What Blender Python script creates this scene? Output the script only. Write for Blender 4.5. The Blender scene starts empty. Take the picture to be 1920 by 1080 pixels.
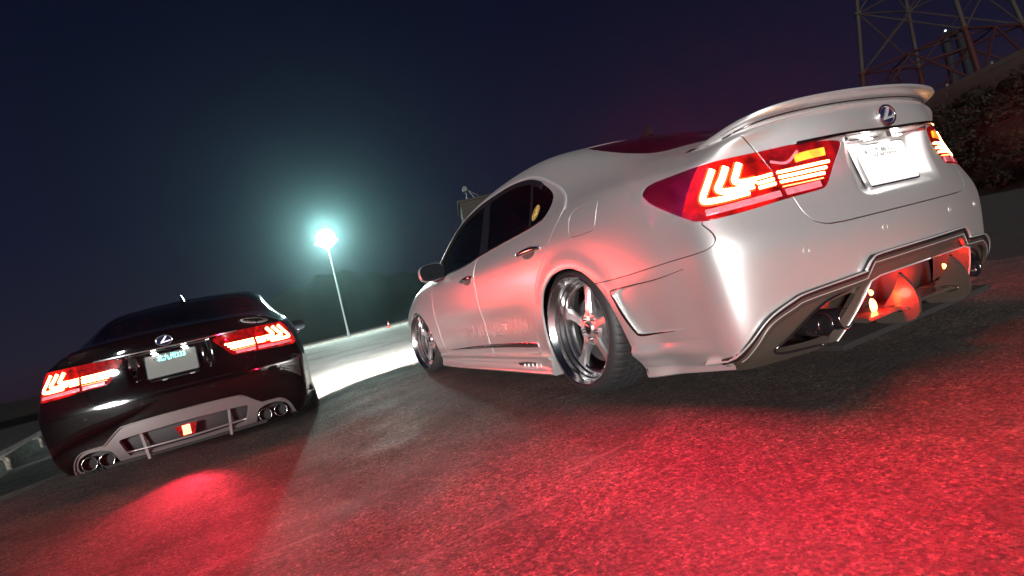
import bpy, bmesh, math, random
import numpy as np
from mathutils import Vector, Matrix
from mathutils.bvhtree import BVHTree
random.seed(4); rng=np.random.default_rng(4)
SC=bpy.context.scene; COL=SC.collection
KEY_E=5.0; KEY_DIR=(.60,.78,-.125); EXPO=0.30
TAIL_W=240; TAIL_B=9; SIDE_W=130; SIDE_B=6; FOG_W=4.5; FOG_B=170; PLATE_W=.2; PLATE_B=.005
LAMP_W=6500; HEAD_W=11000; HAZE=0.00065; HAZE_G=.90
# ---------------------------------------------------------------- camera
CAM=dict(loc=(-2.3316,-2.3332,0.6048),yaw=-0.44718,pitch=0.0072917,roll=-0.23721,f=998.38)
def make_camera():
    y,p,r=CAM['yaw'],CAM['pitch'],CAM['roll']
    F=Vector((-math.sin(y)*math.cos(p),math.cos(y)*math.cos(p),math.sin(p)))
    Rt=F.cross(Vector((0,0,1))).normalized(); Up=Rt.cross(F)
    c,s=math.cos(r),math.sin(r); R2=c*Rt+s*Up; U2=-s*Rt+c*Up
    M=Matrix(((R2.x,U2.x,-F.x,0),(R2.y,U2.y,-F.y,0),(R2.z,U2.z,-F.z,0),(0,0,0,1)))
    cd=bpy.data.cameras.new('camera'); cd.sensor_width=36; cd.lens=36*CAM['f']/1920
    cd.clip_end=6000; cd.clip_start=.05
    cam=bpy.data.objects.new('camera',cd); cam.matrix_world=Matrix.Translation(CAM['loc'])@M
    COL.objects.link(cam); SC.camera=cam
make_camera()
# ---------------------------------------------------------------- night sky
W=bpy.data.worlds.new('World'); SC.world=W; W.use_nodes=True
def make_world():
    nt=W.node_tree; bg=nt.nodes['Background']; L=nt.links.new
    tc=nt.nodes.new('ShaderNodeTexCoord'); sp=nt.nodes.new('ShaderNodeSeparateXYZ'); L(tc.outputs['Generated'],sp.inputs[0])
    rp=nt.nodes.new('ShaderNodeValToRGB'); L(sp.outputs['Z'],rp.inputs[0]); e=rp.color_ramp.elements
    e[0].position=0; e[0].color=(.016,.011,.022,1); e[1].position=1; e[1].color=(.0022,.0035,.013,1)
    for p,c in ((.06,(.022,.019,.038)),(.22,(.0105,.0115,.036)),(.5,(.0045,.0062,.024))):
        k=e.new(p); k.color=(*c,1)
    L(rp.outputs[0],bg.inputs[0]); bg.inputs[1].default_value=.52
make_world()
# ---------------------------------------------------------------- key light (low, behind the camera's left shoulder)
sd=bpy.data.lights.new('sun','SUN'); sd.energy=KEY_E; sd.angle=math.radians(10); sd.color=(1,.965,.93)
so=bpy.data.objects.new('sun',sd); COL.objects.link(so)
so.rotation_euler=Vector(KEY_DIR).to_track_quat('-Z','Y').to_euler()
SC.view_settings.view_transform='Standard'; SC.view_settings.look='None'
SC.view_settings.exposure=EXPO; SC.view_settings.gamma=1; SC.view_settings.use_curve_mapping=False
SC.cycles.max_bounces=8; SC.cycles.sample_clamp_indirect=6; SC.cycles.use_denoising=True

# ================================================================ materials
MAT={}
def mat(name,col=(.5,.5,.5),rough=.5,metal=0,coat=0,emis=None,estr=0,spec=.5,noise=None,bump=None,coatr=.03,trans=0,alpha=1):
    m=bpy.data.materials.new(name); m.use_nodes=True; nt=m.node_tree; p=nt.nodes['Principled BSDF']
    p.inputs['Base Color'].default_value=(*col,1); p.inputs['Roughness'].default_value=rough
    p.inputs['Metallic'].default_value=metal; p.inputs['Coat Weight'].default_value=coat
    p.inputs['Coat Roughness'].default_value=coatr; p.inputs['Specular IOR Level'].default_value=spec
    if trans: p.inputs['Transmission Weight'].default_value=trans
    if emis: p.inputs['Emission Color'].default_value=(*emis,1); p.inputs['Emission Strength'].default_value=estr
    tc=nt.nodes.new('ShaderNodeTexCoord')
    if noise:   # (scale, amount, second colour)
        n=nt.nodes.new('ShaderNodeTexNoise'); n.inputs['Scale'].default_value=noise[0]; n.inputs['Detail'].default_value=6
        nt.links.new(tc.outputs['Object'],n.inputs[0])
        r=nt.nodes.new('ShaderNodeValToRGB'); r.color_ramp.elements[0].position=.5-noise[1]; r.color_ramp.elements[1].position=.5+noise[1]
        r.color_ramp.elements[0].color=(*col,1); r.color_ramp.elements[1].color=(*noise[2],1)
        nt.links.new(n.outputs[0],r.inputs[0]); nt.links.new(r.outputs[0],p.inputs['Base Color'])
    if bump:    # (scale, strength, distance)
        n=nt.nodes.new('ShaderNodeTexNoise'); n.inputs['Scale'].default_value=bump[0]; n.inputs['Detail'].default_value=5
        nt.links.new(tc.outputs['Object'],n.inputs[0])
        b=nt.nodes.new('ShaderNodeBump'); b.inputs['Strength'].default_value=bump[1]; b.inputs['Distance'].default_value=bump[2]
        nt.links.new(n.outputs[0],b.inputs['Height']); nt.links.new(b.outputs[0],p.inputs['Normal'])
    MAT[name]=m; return m
def cells(name,scale,lo,hi):   # moulded reflector cells behind a lit lens
    nt=MAT[name].node_tree; p=nt.nodes['Principled BSDF']; tc=nt.nodes.new('ShaderNodeTexCoord'); e=p.inputs['Emission Strength'].default_value
    mp=nt.nodes.new('ShaderNodeMapping'); mp.inputs['Scale'].default_value=(scale,scale*.3,scale); nt.links.new(tc.outputs['Object'],mp.inputs[0])
    v=nt.nodes.new('ShaderNodeTexNoise'); v.inputs['Scale'].default_value=1; v.inputs['Detail'].default_value=3; nt.links.new(mp.outputs[0],v.inputs[0])
    r=nt.nodes.new('ShaderNodeMapRange'); r.inputs[1].default_value=.35; r.inputs[2].default_value=.65; r.inputs[3].default_value=e*lo; r.inputs[4].default_value=e*hi
    nt.links.new(v.outputs[0],r.inputs[0]); nt.links.new(r.outputs[0],p.inputs['Emission Strength'])
mat('silver_paint',(.74,.73,.725),.38,.82,.7,coatr=.16,noise=(900,.25,(.82,.81,.80)),bump=(1400,.05,.0004))
mat('black_paint',(.0012,.0006,.0008),.10,0,.7,coatr=.012,spec=.12,noise=(700,.3,(.003,.0012,.0015)))
mat('tinted_glass',(.008,.009,.011),.03,0,0,spec=.6)
def glass(name,tint):
    m=bpy.data.materials.new(name); m.use_nodes=True; nt=m.node_tree; nt.nodes.remove(nt.nodes['Principled BSDF']); L=nt.links.new
    t=nt.nodes.new('ShaderNodeBsdfTransparent'); t.inputs[0].default_value=(*tint,1); g=nt.nodes.new('ShaderNodeBsdfGlossy'); g.inputs['Roughness'].default_value=.02
    f=nt.nodes.new('ShaderNodeFresnel'); f.inputs[0].default_value=1.5; x=nt.nodes.new('ShaderNodeMixShader'); L(f.outputs[0],x.inputs[0]); L(t.outputs[0],x.inputs[1]); L(g.outputs[0],x.inputs[2]); L(x.outputs[0],nt.nodes['Material Output'].inputs[0]); MAT[name]=m
glass('side_glass',(.30,.34,.35)); glass('dark_glass',(.16,.18,.19)); glass('clear_glass',(.62,.66,.66))
mat('seat_leather',(.035,.032,.030),.5)
mat('chrome',(.85,.85,.86),.14,1)
mat('satin_chrome',(.80,.80,.80),.38,.75)
mat('dark_chrome',(.26,.25,.245),.16,1)
mat('polished_alloy',(.92,.92,.93),.13,1,bump=(60,.06,.002))
mat('brushed_alloy',(.82,.81,.81),.24,.92)
mat('rubber',(.014,.014,.015),.62,bump=(90,.25,.001))
mat('matt_black',(.010,.010,.011),.6)
mat('gloss_black',(.008,.008,.009),.12,coat=.5)
mat('inner_dark',(.004,.004,.004),.9)
mat('lens_dark',(.022,.0008,.001),.05,0,.6,spec=.5)
mat('lens_red',(.05,.001,.001),.06,0,1,emis=(1,.006,.006),estr=.22)
mat('lens_red_hot',(.06,.001,.001),.06,0,1,emis=(1,.012,.006),estr=.5)
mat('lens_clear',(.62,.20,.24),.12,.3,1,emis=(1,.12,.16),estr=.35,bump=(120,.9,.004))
mat('lens_amber',(.8,.25,.02),.1,0,1,emis=(1,.28,.015),estr=1.6)
mat('bar_halo',(.2,.01,.004),.2,emis=(1,.05,.008),estr=3.2)  # glow colour for the painted halo round the light bars
mat('led_bar',(1,.6,.3),.3,emis=(1,.50,.16),estr=20)
mat('led_bar_red',(1,.25,.1),.3,emis=(1,.2,.06),estr=5)
mat('led_red',(1,.1,.05),.3,emis=(1,.12,.05),estr=14)
mat('led_white',(1,1,1),.3,emis=(1,.97,.9),estr=30)
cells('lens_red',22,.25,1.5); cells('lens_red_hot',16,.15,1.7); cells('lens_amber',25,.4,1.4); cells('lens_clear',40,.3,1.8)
mat('plate_white',(.82,.82,.80),.35,bump=(30,.1,.001))
mat('plate_text',(.05,.07,.06),.5)
mat('plate_cyan',(.3,.9,.85),.4,emis=(.16,1,.85),estr=2.2)
mat('emblem_blue',(.015,.018,.06),.08,.3,1)
mat('bronze_paint',(.13,.105,.085),.3,.7,.6)
mat('grey_satin',(.15,.132,.130),.34,.45,.3)
mat('plate_dimmed',(.10,.115,.108),.35,bump=(30,.1,.001))  # white plate board painted darker to stand for dim light on it
mat('gold_print',(.55,.36,.10),.4,.4)
mat('ghost_print',(.47,.44,.43),.38,.35,1,coatr=.06)
mat('concrete',(.10,.092,.08),.95,spec=.2,noise=(14,.16,(.30,.28,.25)),bump=(30,1,.02))
mat('pole_paint',(.13,.15,.145),.5,.2,noise=(3,.3,(.18,.20,.19)))
mat('lamp_glow',(1,1,1),.4,emis=(.86,1,.95),estr=420)
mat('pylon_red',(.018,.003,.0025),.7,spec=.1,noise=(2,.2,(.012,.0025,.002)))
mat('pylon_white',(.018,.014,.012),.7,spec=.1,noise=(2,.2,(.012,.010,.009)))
mat('fence_board',(.055,.024,.015),.8,noise=(3,.2,(.035,.017,.012)),bump=(20,.4,.01))
mat('steel_grey',(.05,.05,.052),.5,.5)
mat('cladding',(.016,.012,.010),.8,spec=.1,noise=(1.5,.3,(.022,.017,.013)))
mat('mast_blue',(.003,.004,.006),.8,spec=.1)
mat('cone_red',(.45,.05,.03),.5)
mat('cone_white',(.7,.7,.7),.5)
mat('leaf_dark',(.003,.0034,.002),.8,spec=.05,noise=(.35,.2,(.011,.0105,.007)))
mat('leaf_dry',(.006,.0055,.004),.85,spec=.05,noise=(.4,.2,(.016,.0145,.010)))
mat('hill',(.008,.010,.008),.95,spec=.05,noise=(.02,.2,(.013,.015,.012)))
mat('beacon',(.5,.6,.7),.5,emis=(.8,.9,1),estr=2)
mat('bank_soil',(.005,.0045,.004),.95,spec=.05,noise=(.6,.2,(.012,.010,.008)),bump=(3,.8,.15))

# ================================================================ mesh helpers
def empty(name,loc=(0,0,0),rz=0,label=None,cat=None,group=None,parent=None):
    o=bpy.data.objects.new(name,None); COL.objects.link(o); o.location=loc; o.rotation_euler=(0,0,rz); o.empty_display_size=.2
    if parent: o.parent=parent
    tag(o,label,cat,group); return o
def tag(o,label=None,cat=None,group=None,kind=None):
    if label: o['label']=label
    if cat: o['category']=cat
    if group: o['group']=group
    if kind: o['kind']=kind
    return o
def mk(name,V,F,m,parent=None,N=None,smooth=True,auto=None):
    me=bpy.data.meshes.new(name); me.from_pydata([tuple(v) for v in np.asarray(V,float).tolist()],[],F if isinstance(F,list) else F.tolist())
    me.materials.append(MAT[m] if isinstance(m,str) else m)
    me.update()
    if N is not None:
        me.shade_smooth(); me.normals_split_custom_set_from_vertices(np.asarray(N).tolist())
    elif auto: 
        me.shade_smooth(); me.set_sharp_from_angle(angle=math.radians(auto))
    elif smooth: me.shade_smooth()
    o=bpy.data.objects.new(name,me); COL.objects.link(o)
    if parent: o.parent=parent
    return o
class MB:   # collects simple shapes into one mesh
    def __init__(s): s.V=[]; s.F=[]
    def add(s,V,F):
        b=len(s.V); s.V+= [tuple(map(float,v)) for v in V]; s.F+=[tuple(int(a)+b for a in f) for f in F]; return s
    def box(s,c,d,R=None):
        x,y,z=[a/2 for a in d]
        P=[(-x,-y,-z),(x,-y,-z),(x,y,-z),(-x,y,-z),(-x,-y,z),(x,-y,z),(x,y,z),(-x,y,z)]
        P=[Vector(p) for p in P]
        if R is not None: P=[R@p for p in P]
        return s.add([p+Vector(c) for p in P],[(0,3,2,1),(4,5,6,7),(0,1,5,4),(1,2,6,5),(2,3,7,6),(3,0,4,7)])
    def bar(s,a,b,r,n=8,r2=None):
        a=Vector(a); b=Vector(b); d=(b-a).normalized(); u=d.orthogonal().normalized(); w=d.cross(u); r2=r if r2 is None else r2
        V=[];F=[]
        for k in range(n):
            t=2*math.pi*k/n; q=u*math.cos(t)+w*math.sin(t); V+=[a+q*r,b+q*r2]
        for k in range(n):
            j=(k+1)%n; F.append((2*k,2*j,2*j+1,2*k+1))
        F.append(tuple(2*k for k in reversed(range(n)))); F.append(tuple(2*k+1 for k in range(n)))
        return s.add(V,F)
    def tube(s,P,r,n=8,closed=False):
        V,F=tube(P,r,n,closed); return s.add(V,F)
    def prism(s,poly,h0,h1,f=lambda u,v,h:(u,v,h)):
        n=len(poly); V=[f(u,v,h0) for u,v in poly]+[f(u,v,h1) for u,v in poly]
        F=[(k,(k+1)%n,(k+1)%n+n,k+n) for k in range(n)]+[tuple(reversed(range(n))),tuple(range(n,2*n))]
        return s.add(V,F)
    def build(s,name,m,parent=None,smooth=False,auto=None,fixn=True):
        o=mk(name,s.V,s.F,m,parent,smooth=smooth,auto=auto)
        if fixn:
            bm=bmesh.new(); bm.from_mesh(o.data); bmesh.ops.recalc_face_normals(bm,faces=bm.faces); bm.to_mesh(o.data); bm.free()
            if auto: o.data.set_sharp_from_angle(angle=math.radians(auto))
        return o
def tube(P,r,n=8,closed=False):
    P=np.asarray(P,float); m=len(P)
    T=np.roll(P,-1,0)-np.roll(P,1,0)
    if not closed: T[0]=P[1]-P[0]; T[-1]=P[-1]-P[-2]
    T/=np.linalg.norm(T,axis=1)[:,None]+1e-12
    u=np.cross(T[0],[.13,.27,.95]); u/=np.linalg.norm(u); V=[]
    rr=np.broadcast_to(r,(m,))
    for k in range(m):
        u=u-T[k]*(u@T[k]); u/=np.linalg.norm(u); w=np.cross(T[k],u)
        for j in range(n):
            a=2*math.pi*j/n; V.append(P[k]+rr[k]*(u*math.cos(a)+w*math.sin(a)))
    F=[]; K=m if closed else m-1
    for k in range(K):
        k2=(k+1)%m
        for j in range(n):
            j2=(j+1)%n; F.append((k*n+j,k2*n+j,k2*n+j2,k*n+j2))
    if not closed: F.append(tuple(range(n))[::-1]); F.append(tuple(range((m-1)*n,m*n)))
    return V,F
def ribbon(P,Nn,w,h,lift=0.0):
    """flat bar following points P on a surface with normals Nn: width w across, height h proud"""
    P=np.asarray(P,float); Nn=np.asarray(Nn,float); m=len(P)
    T=np.gradient(P,axis=0); T/=np.linalg.norm(T,axis=1)[:,None]
    B=np.cross(T,Nn); B/=np.linalg.norm(B,axis=1)[:,None]; ww=np.broadcast_to(w,(m,))[:,None]/2
    base=P+Nn*lift; V=[]
    prof=[(-1,-.004/h if h else 0),(-1,.6),(-.7,1),(.7,1),(1,.6),(1,-.004/h if h else 0)]
    for a,b in prof: V.append(base+B*ww*a+Nn*h*b)
    V=np.stack(V,1).reshape(-1,3); n=len(prof); F=[]
    for k in range(m-1):
        for j in range(n):
            j2=(j+1)%n; F.append((k*n+j,k*n+j2,(k+1)*n+j2,(k+1)*n+j))
    F.append(tuple(range(n))); F.append(tuple(range((m-1)*n,m*n))[::-1])
    return V.tolist(),F
def spline(P,n=8,closed=False):
    P=[np.asarray(p,float) for p in P]; m=len(P); out=[]
    K=m if closed else m-1
    for k in range(K):
        p1=P[k]; p2=P[(k+1)%m]
        p0=P[k-1] if (closed or k>0) else 2*p1-p2
        p3=P[(k+2)%m] if (closed or k+2<m) else 2*p2-p1
        for j in range(n):
            t=j/n; out.append(.5*((2*p1)+(-p0+p2)*t+(2*p0-5*p1+4*p2-p3)*t*t+(-p0+3*p1-3*p2+p3)*t**3))
    if not closed: out.append(P[-1])
    return np.array(out)
def chaikin(P,it=2):
    P=np.asarray(P,float)
    for _ in range(it):
        Q=np.roll(P,-1,0); P=np.stack([.8*P+.2*Q,.2*P+.8*Q],1).reshape(-1,P.shape[1])
    return P
def sdf(px,py,poly):
    poly=np.asarray(poly,float); d=np.full(px.shape,1e9); ins=np.zeros(px.shape,bool)
    for k in range(len(poly)):
        a=poly[k]; b=poly[(k+1)%len(poly)]; e=b-a; l=e@e
        if l<1e-14: continue
        wx=px-a[0]; wy=py-a[1]; t=np.clip((wx*e[0]+wy*e[1])/l,0,1)
        d=np.minimum(d,(wx-e[0]*t)**2+(wy-e[1]*t)**2)
        c=(a[1]<=py)!=(b[1]<=py)
        if c.any(): 
            xi=a[0]+(py-a[1])*(e[0]/(e[1] if abs(e[1])>1e-12 else 1e-12)); ins^=c&(px<xi)
    d=np.sqrt(d); return np.where(ins,-d,d)
def symp(P):  # mirror a half outline given from the centre line round to the centre line
    P=[tuple(p) for p in P]; return P+[(-x,y) for x,y in reversed(P) if abs(x)>1e-9]
class SM:   # triangle surface with vertex normals, cut by level sets
    def __init__(s,V,F,N): s.V=V; s.F=F; s.N=N
    def compact(s):
        u,inv=np.unique(s.F,return_inverse=True); return SM(s.V[u],inv.reshape(-1,3),s.N[u])
    def clip(s,phi):
        """keep phi<=0"""
        phi=np.where(np.abs(phi)<1e-7,-1e-7,phi)
        f=phi[s.F]; neg=f<=0; c=neg.sum(1); keep=s.F[c==3]
        A=s.F[c==1]; fa=neg[c==1]; B=s.F[c==2]; fb=neg[c==2]
        if len(A)+len(B)==0:
            return SM(s.V,keep,s.N).compact() if len(keep) else SM(np.zeros((0,3)),np.zeros((0,3),int),np.zeros((0,3)))
        ka=fa.argmax(1); A=np.stack([A[np.arange(len(A)),(ka+i)%3] for i in range(3)],1)
        kb=(~fb).argmax(1); B=np.stack([B[np.arange(len(B)),(kb+i)%3] for i in range(3)],1)  # B0 is outside
        E=np.vstack([A[:,[0,1]],A[:,[0,2]],B[:,[0,1]],B[:,[0,2]]]); Es=np.sort(E,1)
        key=Es[:,0].astype(np.int64)*len(s.V)+Es[:,1]; uk,inv=np.unique(key,return_inverse=True)
        i0=(uk//len(s.V)).astype(int); i1=(uk%len(s.V)).astype(int); t=(phi[i0]/(phi[i0]-phi[i1]))[:,None]
        NV=s.V[i0]*(1-t)+s.V[i1]*t; NN=s.N[i0]*(1-t)+s.N[i1]*t; NN/=np.linalg.norm(NN,axis=1)[:,None]
        inv=inv+len(s.V); a=len(A); b=len(B); a1=inv[:a]; a2=inv[a:2*a]; b1=inv[2*a:2*a+b]; b2=inv[2*a+b:]
        F=[keep]
        if a: F.append(np.stack([A[:,0],a1,a2],1))
        if b: F.append(np.stack([b1,B[:,1],B[:,2]],1)); F.append(np.stack([b1,B[:,2],b2],1))
        return SM(np.vstack([s.V,NV]),np.vstack(F),np.vstack([s.N,NN])).compact()
    def split(s,fn,gap=.0018):
        """fn maps vertices to a signed distance; returns inside, outside"""
        p=fn(s.V); return s.clip(p+gap),s.clip(gap-p)
    def off(s,d): return SM(s.V+s.N*(d[:,None] if isinstance(d,np.ndarray) else d),s.F,s.N)
    def half(s,sgn):
        c=s.V[s.F][:,:,0].mean(1); return SM(s.V,s.F[c*sgn>0],s.N).compact()
    def skirt(s,depth=.014):
        if len(s.F)==0: return s
        E=np.vstack([s.F[:,[0,1]],s.F[:,[1,2]],s.F[:,[2,0]]]); k=np.sort(E,1); key=k[:,0].astype(np.int64)*len(s.V)+k[:,1]
        u,idx,cnt=np.unique(key,return_index=True,return_counts=True); B=E[idx[cnt==1]]
        if len(B)==0: return s
        bv,inv=np.unique(B,return_inverse=True); inv=inv.reshape(-1,2); n=len(bv); b0=len(s.V)
        out=np.zeros((n,3)); d=s.V[B[:,1]]-s.V[B[:,0]]; nn=np.cross(d,s.N[B[:,0]]); nn/=np.linalg.norm(nn,axis=1)[:,None]+1e-12
        np.add.at(out,inv[:,0],nn); np.add.at(out,inv[:,1],nn); out/=np.linalg.norm(out,axis=1)[:,None]+1e-12
        # small rounded shoulder, then the wall
        r=min(.0018,depth*.3)
        v0=s.V[bv]; N0=s.N[bv]; v1=v0-N0*r+out*r*.55; v2=v0-N0*depth+out*r*.55
        NV=np.vstack([v1,v2]); NN=np.vstack([out,out]); i=inv[:,0]; j=inv[:,1]
        F=[s.F]; a,b=B[:,0],B[:,1]
        F+= [np.stack([b,a,b0+i],1),np.stack([b,b0+i,b0+j],1),np.stack([b0+j,b0+i,b0+n+i],1),np.stack([b0+j,b0+n+i,b0+n+j],1)]
        return SM(np.vstack([s.V,NV]),np.vstack(F),np.vstack([s.N,NN]))
def vnormals(V,F):
    n=np.cross(V[F[:,1]]-V[F[:,0]],V[F[:,2]]-V[F[:,0]]); N=np.zeros_like(V)
    for k in range(3): np.add.at(N,F[:,k],n)
    return N/(np.linalg.norm(N,axis=1)[:,None]+1e-12)
# ---------------------------------------------------------------- master body surface
# rows from sill to roof rail; stations from nose to tail (half car, x >= 0)
def body_surface(levels=4):
    Y=[3.36,3.12,2.88,2.62,2.38,2.10,1.70,1.25,0.85,0.50,0.22,-0.02,-0.26,-0.48,-0.68,-0.84]
    n=len(Y)
    def row(zs,xs): 
        zs=[zs]*n if not isinstance(zs,list) else zs
        xs=[xs]*n if not isinstance(xs,list) else xs
        return zs,xs
    R=[
     row(.125,[.84,.86,.87,.87,.87,.87,.87,.87,.87,.87,.87,.87,.87,.87,.865,.85]),
     row(.20,[.885,.90,.905,.905,.905,.905,.905,.905,.905,.905,.91,.915,.915,.915,.91,.895]),
     row(.34,[.90,.915,.93,.93,.925,.922,.922,.922,.922,.924,.93,.935,.937,.937,.93,.91]),
     row(.53,[.895,.915,.93,.932,.930,.93,.932,.932,.932,.934,.938,.94,.94,.94,.932,.91]),
     row([.62,.63,.64,.645,.645,.645,.645,.645,.645,.645,.65,.65,.65,.65,.645,.64],[.88,.905,.926,.93,.93,.93,.932,.932,.932,.934,.937,.938,.937,.933,.922,.898]),
     row([.70,.73,.755,.77,.78,.785,.79,.795,.80,.805,.805,.805,.80,.795,.785,.775],[.84,.875,.90,.91,.915,.918,.92,.92,.92,.922,.926,.928,.924,.914,.895,.865]),
     row([.745,.785,.82,.85,.87,.885,.905,.925,.935,.945,.95,.95,.935,.92,.90,.885],[.775,.82,.85,.862,.862,.858,.852,.85,.85,.852,.858,.866,.872,.868,.852,.825]),
     row([.775,.82,.86,.905,.975,1.07,1.135,1.15,1.15,1.14,1.105,1.055,1.015,.98,.952,.932],[.68,.73,.765,.78,.77,.742,.735,.735,.738,.742,.752,.77,.79,.80,.79,.765]),
     row([.80,.85,.89,.945,1.06,1.205,1.30,1.337,1.34,1.32,1.272,1.205,1.12,1.045,1.0,.975],[.56,.62,.66,.68,.675,.645,.628,.622,.622,.628,.64,.655,.672,.685,.688,.675]),
    ]
    T=[ # top columns: x, z, y-shift table
     ([.42,.46,.49,.50,.50,.48,.47,.47,.47,.47,.475,.485,.495,.50,.50,.49],
      [.825,.875,.92,.975,1.10,1.245,1.34,1.378,1.383,1.364,1.318,1.25,1.16,1.072,1.015,.992],
      [.22,.16,.10,.07,.05,.03,.02,0,0,0,-.01,-.02,-.03,-.06,-.09,-.13]),
     ([.22,.24,.25,.26,.26,.25,.24,.24,.24,.24,.24,.245,.25,.25,.25,.25],
      [.84,.89,.938,.99,1.115,1.262,1.357,1.395,1.40,1.382,1.338,1.275,1.185,1.09,1.022,.998],
      [.36,.27,.18,.12,.09,.06,.03,.01,0,0,-.01,-.03,-.05,-.09,-.15,-.20]),
     ([0]*16,
      [.845,.895,.944,.995,1.12,1.267,1.362,1.40,1.405,1.387,1.344,1.282,1.192,1.096,1.025,1.0],
      [.40,.31,.21,.14,.10,.06,.03,.01,0,0,-.01,-.03,-.06,-.10,-.17,-.22]),
    ]
    K=len(R); P={}
    for i in range(n):
        for k in range(K): P['s',i,k]=(R[k][1][i],Y[i],R[k][0][i])
        for j,(xs,zs,dy) in enumerate(T): P['t',i,j]=(xs[i],Y[i]+dy[i],zs[i])
    # rear: corner column (j=0), then three columns to the centre; levels bottom..top
    rear=[
     [(.81,-.95,.125),(.845,-.985,.20),(.865,-.995,.34),(.865,-.99,.53),(.85,-.97,.64),(.815,-.93,.775),(.775,-.93,.88),(.72,-.95,.93),(.655,-.98,.972)],
     [(.60,-1.04,.13),(.62,-1.075,.20),(.635,-1.085,.34),(.635,-1.083,.53),(.63,-1.065,.64),(.60,-1.035,.775),(.575,-1.02,.88),(.54,-1.03,.94),(.485,-1.045,.988)],
     [(.31,-1.105,.13),(.315,-1.14,.20),(.32,-1.155,.34),(.32,-1.152,.53),(.315,-1.135,.64),(.305,-1.115,.775),(.295,-1.125,.88),(.28,-1.125,.945),(.25,-1.105,.996)],
     [(0,-1.13,.13),(0,-1.165,.20),(0,-1.18,.34),(0,-1.18,.53),(0,-1.16,.64),(0,-1.12,.775),(0,-1.135,.88),(0,-1.135,.95),(0,-1.115,1.0)],
    ]
    front=[
     [(.78,3.62,.14),(.81,3.66,.20),(.82,3.66,.34),(.81,3.64,.53),(.79,3.61,.61),(.75,3.58,.68),(.68,3.55,.73),(.60,3.53,.76),(.50,3.52,.785)],
     [(.55,3.80,.14),(.56,3.84,.20),(.57,3.84,.34),(.56,3.82,.53),(.55,3.80,.61),(.52,3.78,.67),(.47,3.75,.72),(.42,3.71,.755),(.36,3.68,.80)],
     [(.28,3.87,.14),(.28,3.91,.20),(.28,3.92,.34),(.28,3.90,.53),(.27,3.88,.61),(.26,3.85,.68),(.24,3.82,.735),(.22,3.79,.775),(.19,3.76,.815)],
     [(0,3.88,.14),(0,3.92,.20),(0,3.93,.34),(0,3.92,.53),(0,3.90,.61),(0,3.87,.68),(0,3.84,.74),(0,3.80,.78),(0,3.77,.82)],
    ]
    for j in range(4):
        for k in range(K): P['r',j,k]=rear[j][k]; P['f',j,k]=front[j][k]
    pts=[];idx={}
    def add(key,p):
        idx[key]=len(pts); pts.append(p)
    for k_,p in P.items(): add(k_,p)
    Q=[]
    def S(i,k):
        if i==n: return idx['r',0,k]
        if i==-1: return idx['f',0,k]
        return idx['s',i,k]
    def Tp(i,j):       # j=-1 is the rail row
        if i==n: return idx['r',j+1,K-1]
        if i==-1: return idx['f',j+1,K-1]
        if j==-1: return idx['s',i,K-1]
        return idx['t',i,j]
    for i in range(-1,n):
        for k in range(K-1): Q.append((S(i,k),S(i+1,k),S(i+1,k+1),S(i,k+1)))
        for j in range(-1,2): Q.append((Tp(i,j),Tp(i+1,j),Tp(i+1,j+1),Tp(i,j+1)))
    for j in range(3):
        for k in range(K-1):
            Q.append((idx['r',j,k],idx['r',j+1,k],idx['r',j+1,k+1],idx['r',j,k+1]))
            Q.append((idx['f',j+1,k],idx['f',j,k],idx['f',j,k+1],idx['f',j+1,k+1]))
    pts=np.array(pts,float); m=len(pts)
    # mirror
    mir=np.arange(m); allp=[tuple(p) for p in pts]
    for a in range(m):
        if abs(pts[a,0])>1e-6:
            mir[a]=len(allp); allp.append((-pts[a,0],pts[a,1],pts[a,2]))
    allp=np.array(allp)
    F=list(Q)+[tuple(int(mir[v]) for v in reversed(q)) for q in Q]
    # make the limit surface pass through the table (inverse of the Catmull-Clark limit mask)
    N_=len(allp); nb=[set() for _ in range(N_)]; dg=[[] for _ in range(N_)]; ec={}
    for q in F:
        for a in range(4):
            v,w,d=q[a],q[(a+1)%4],q[(a+2)%4]
            nb[v].add(w); nb[w].add(v); dg[v].append(d)
            e=(min(v,w),max(v,w)); ec[e]=ec.get(e,0)+1
    bnd={}
    for (a,b),c_ in ec.items():
        if c_==1: bnd.setdefault(a,[]).append(b); bnd.setdefault(b,[]).append(a)
    W=np.zeros((N_,N_))
    for v in range(N_):
        if v in bnd:
            W[v,v]=4/6
            for b in bnd[v]: W[v,b]+=1/6
        else:
            k=len(nb[v]); s=k*(k+5)
            W[v,v]=k*k/s
            for b in nb[v]: W[v,b]+=4/s
            for b in dg[v]: W[v,b]+=1/s
    cage=allp.copy()
    for _ in range(6): cage+=.8*(allp-W@cage)
    me=bpy.data.meshes.new('cage'); me.from_pydata([tuple(p) for p in cage],[],F); me.update()
    ob=bpy.data.objects.new('cage',me); bpy.context.scene.collection.objects.link(ob)
    md=ob.modifiers.new('s','SUBSURF'); md.levels=levels; md.render_levels=levels
    dg_=bpy.context.evaluated_depsgraph_get(); ev=ob.evaluated_get(dg_); em=ev.to_mesh()
    nv=len(em.vertices); V=np.empty(nv*3); em.vertices.foreach_get('co',V); V=V.reshape(-1,3)
    Nn=np.empty(nv*3); em.vertices.foreach_get('normal',Nn); Nn=Nn.reshape(-1,3)
    nl=len(em.loops); Lp=np.empty(nl,int); em.loops.foreach_get('vertex_index',Lp); Lp=Lp.reshape(-1,4)
    ev.to_mesh_clear(); bpy.data.objects.remove(ob); bpy.data.meshes.remove(me)
    # split each quad along its shorter diagonal
    d1=np.linalg.norm(V[Lp[:,0]]-V[Lp[:,2]],axis=1); d2=np.linalg.norm(V[Lp[:,1]]-V[Lp[:,3]],axis=1)
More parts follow.
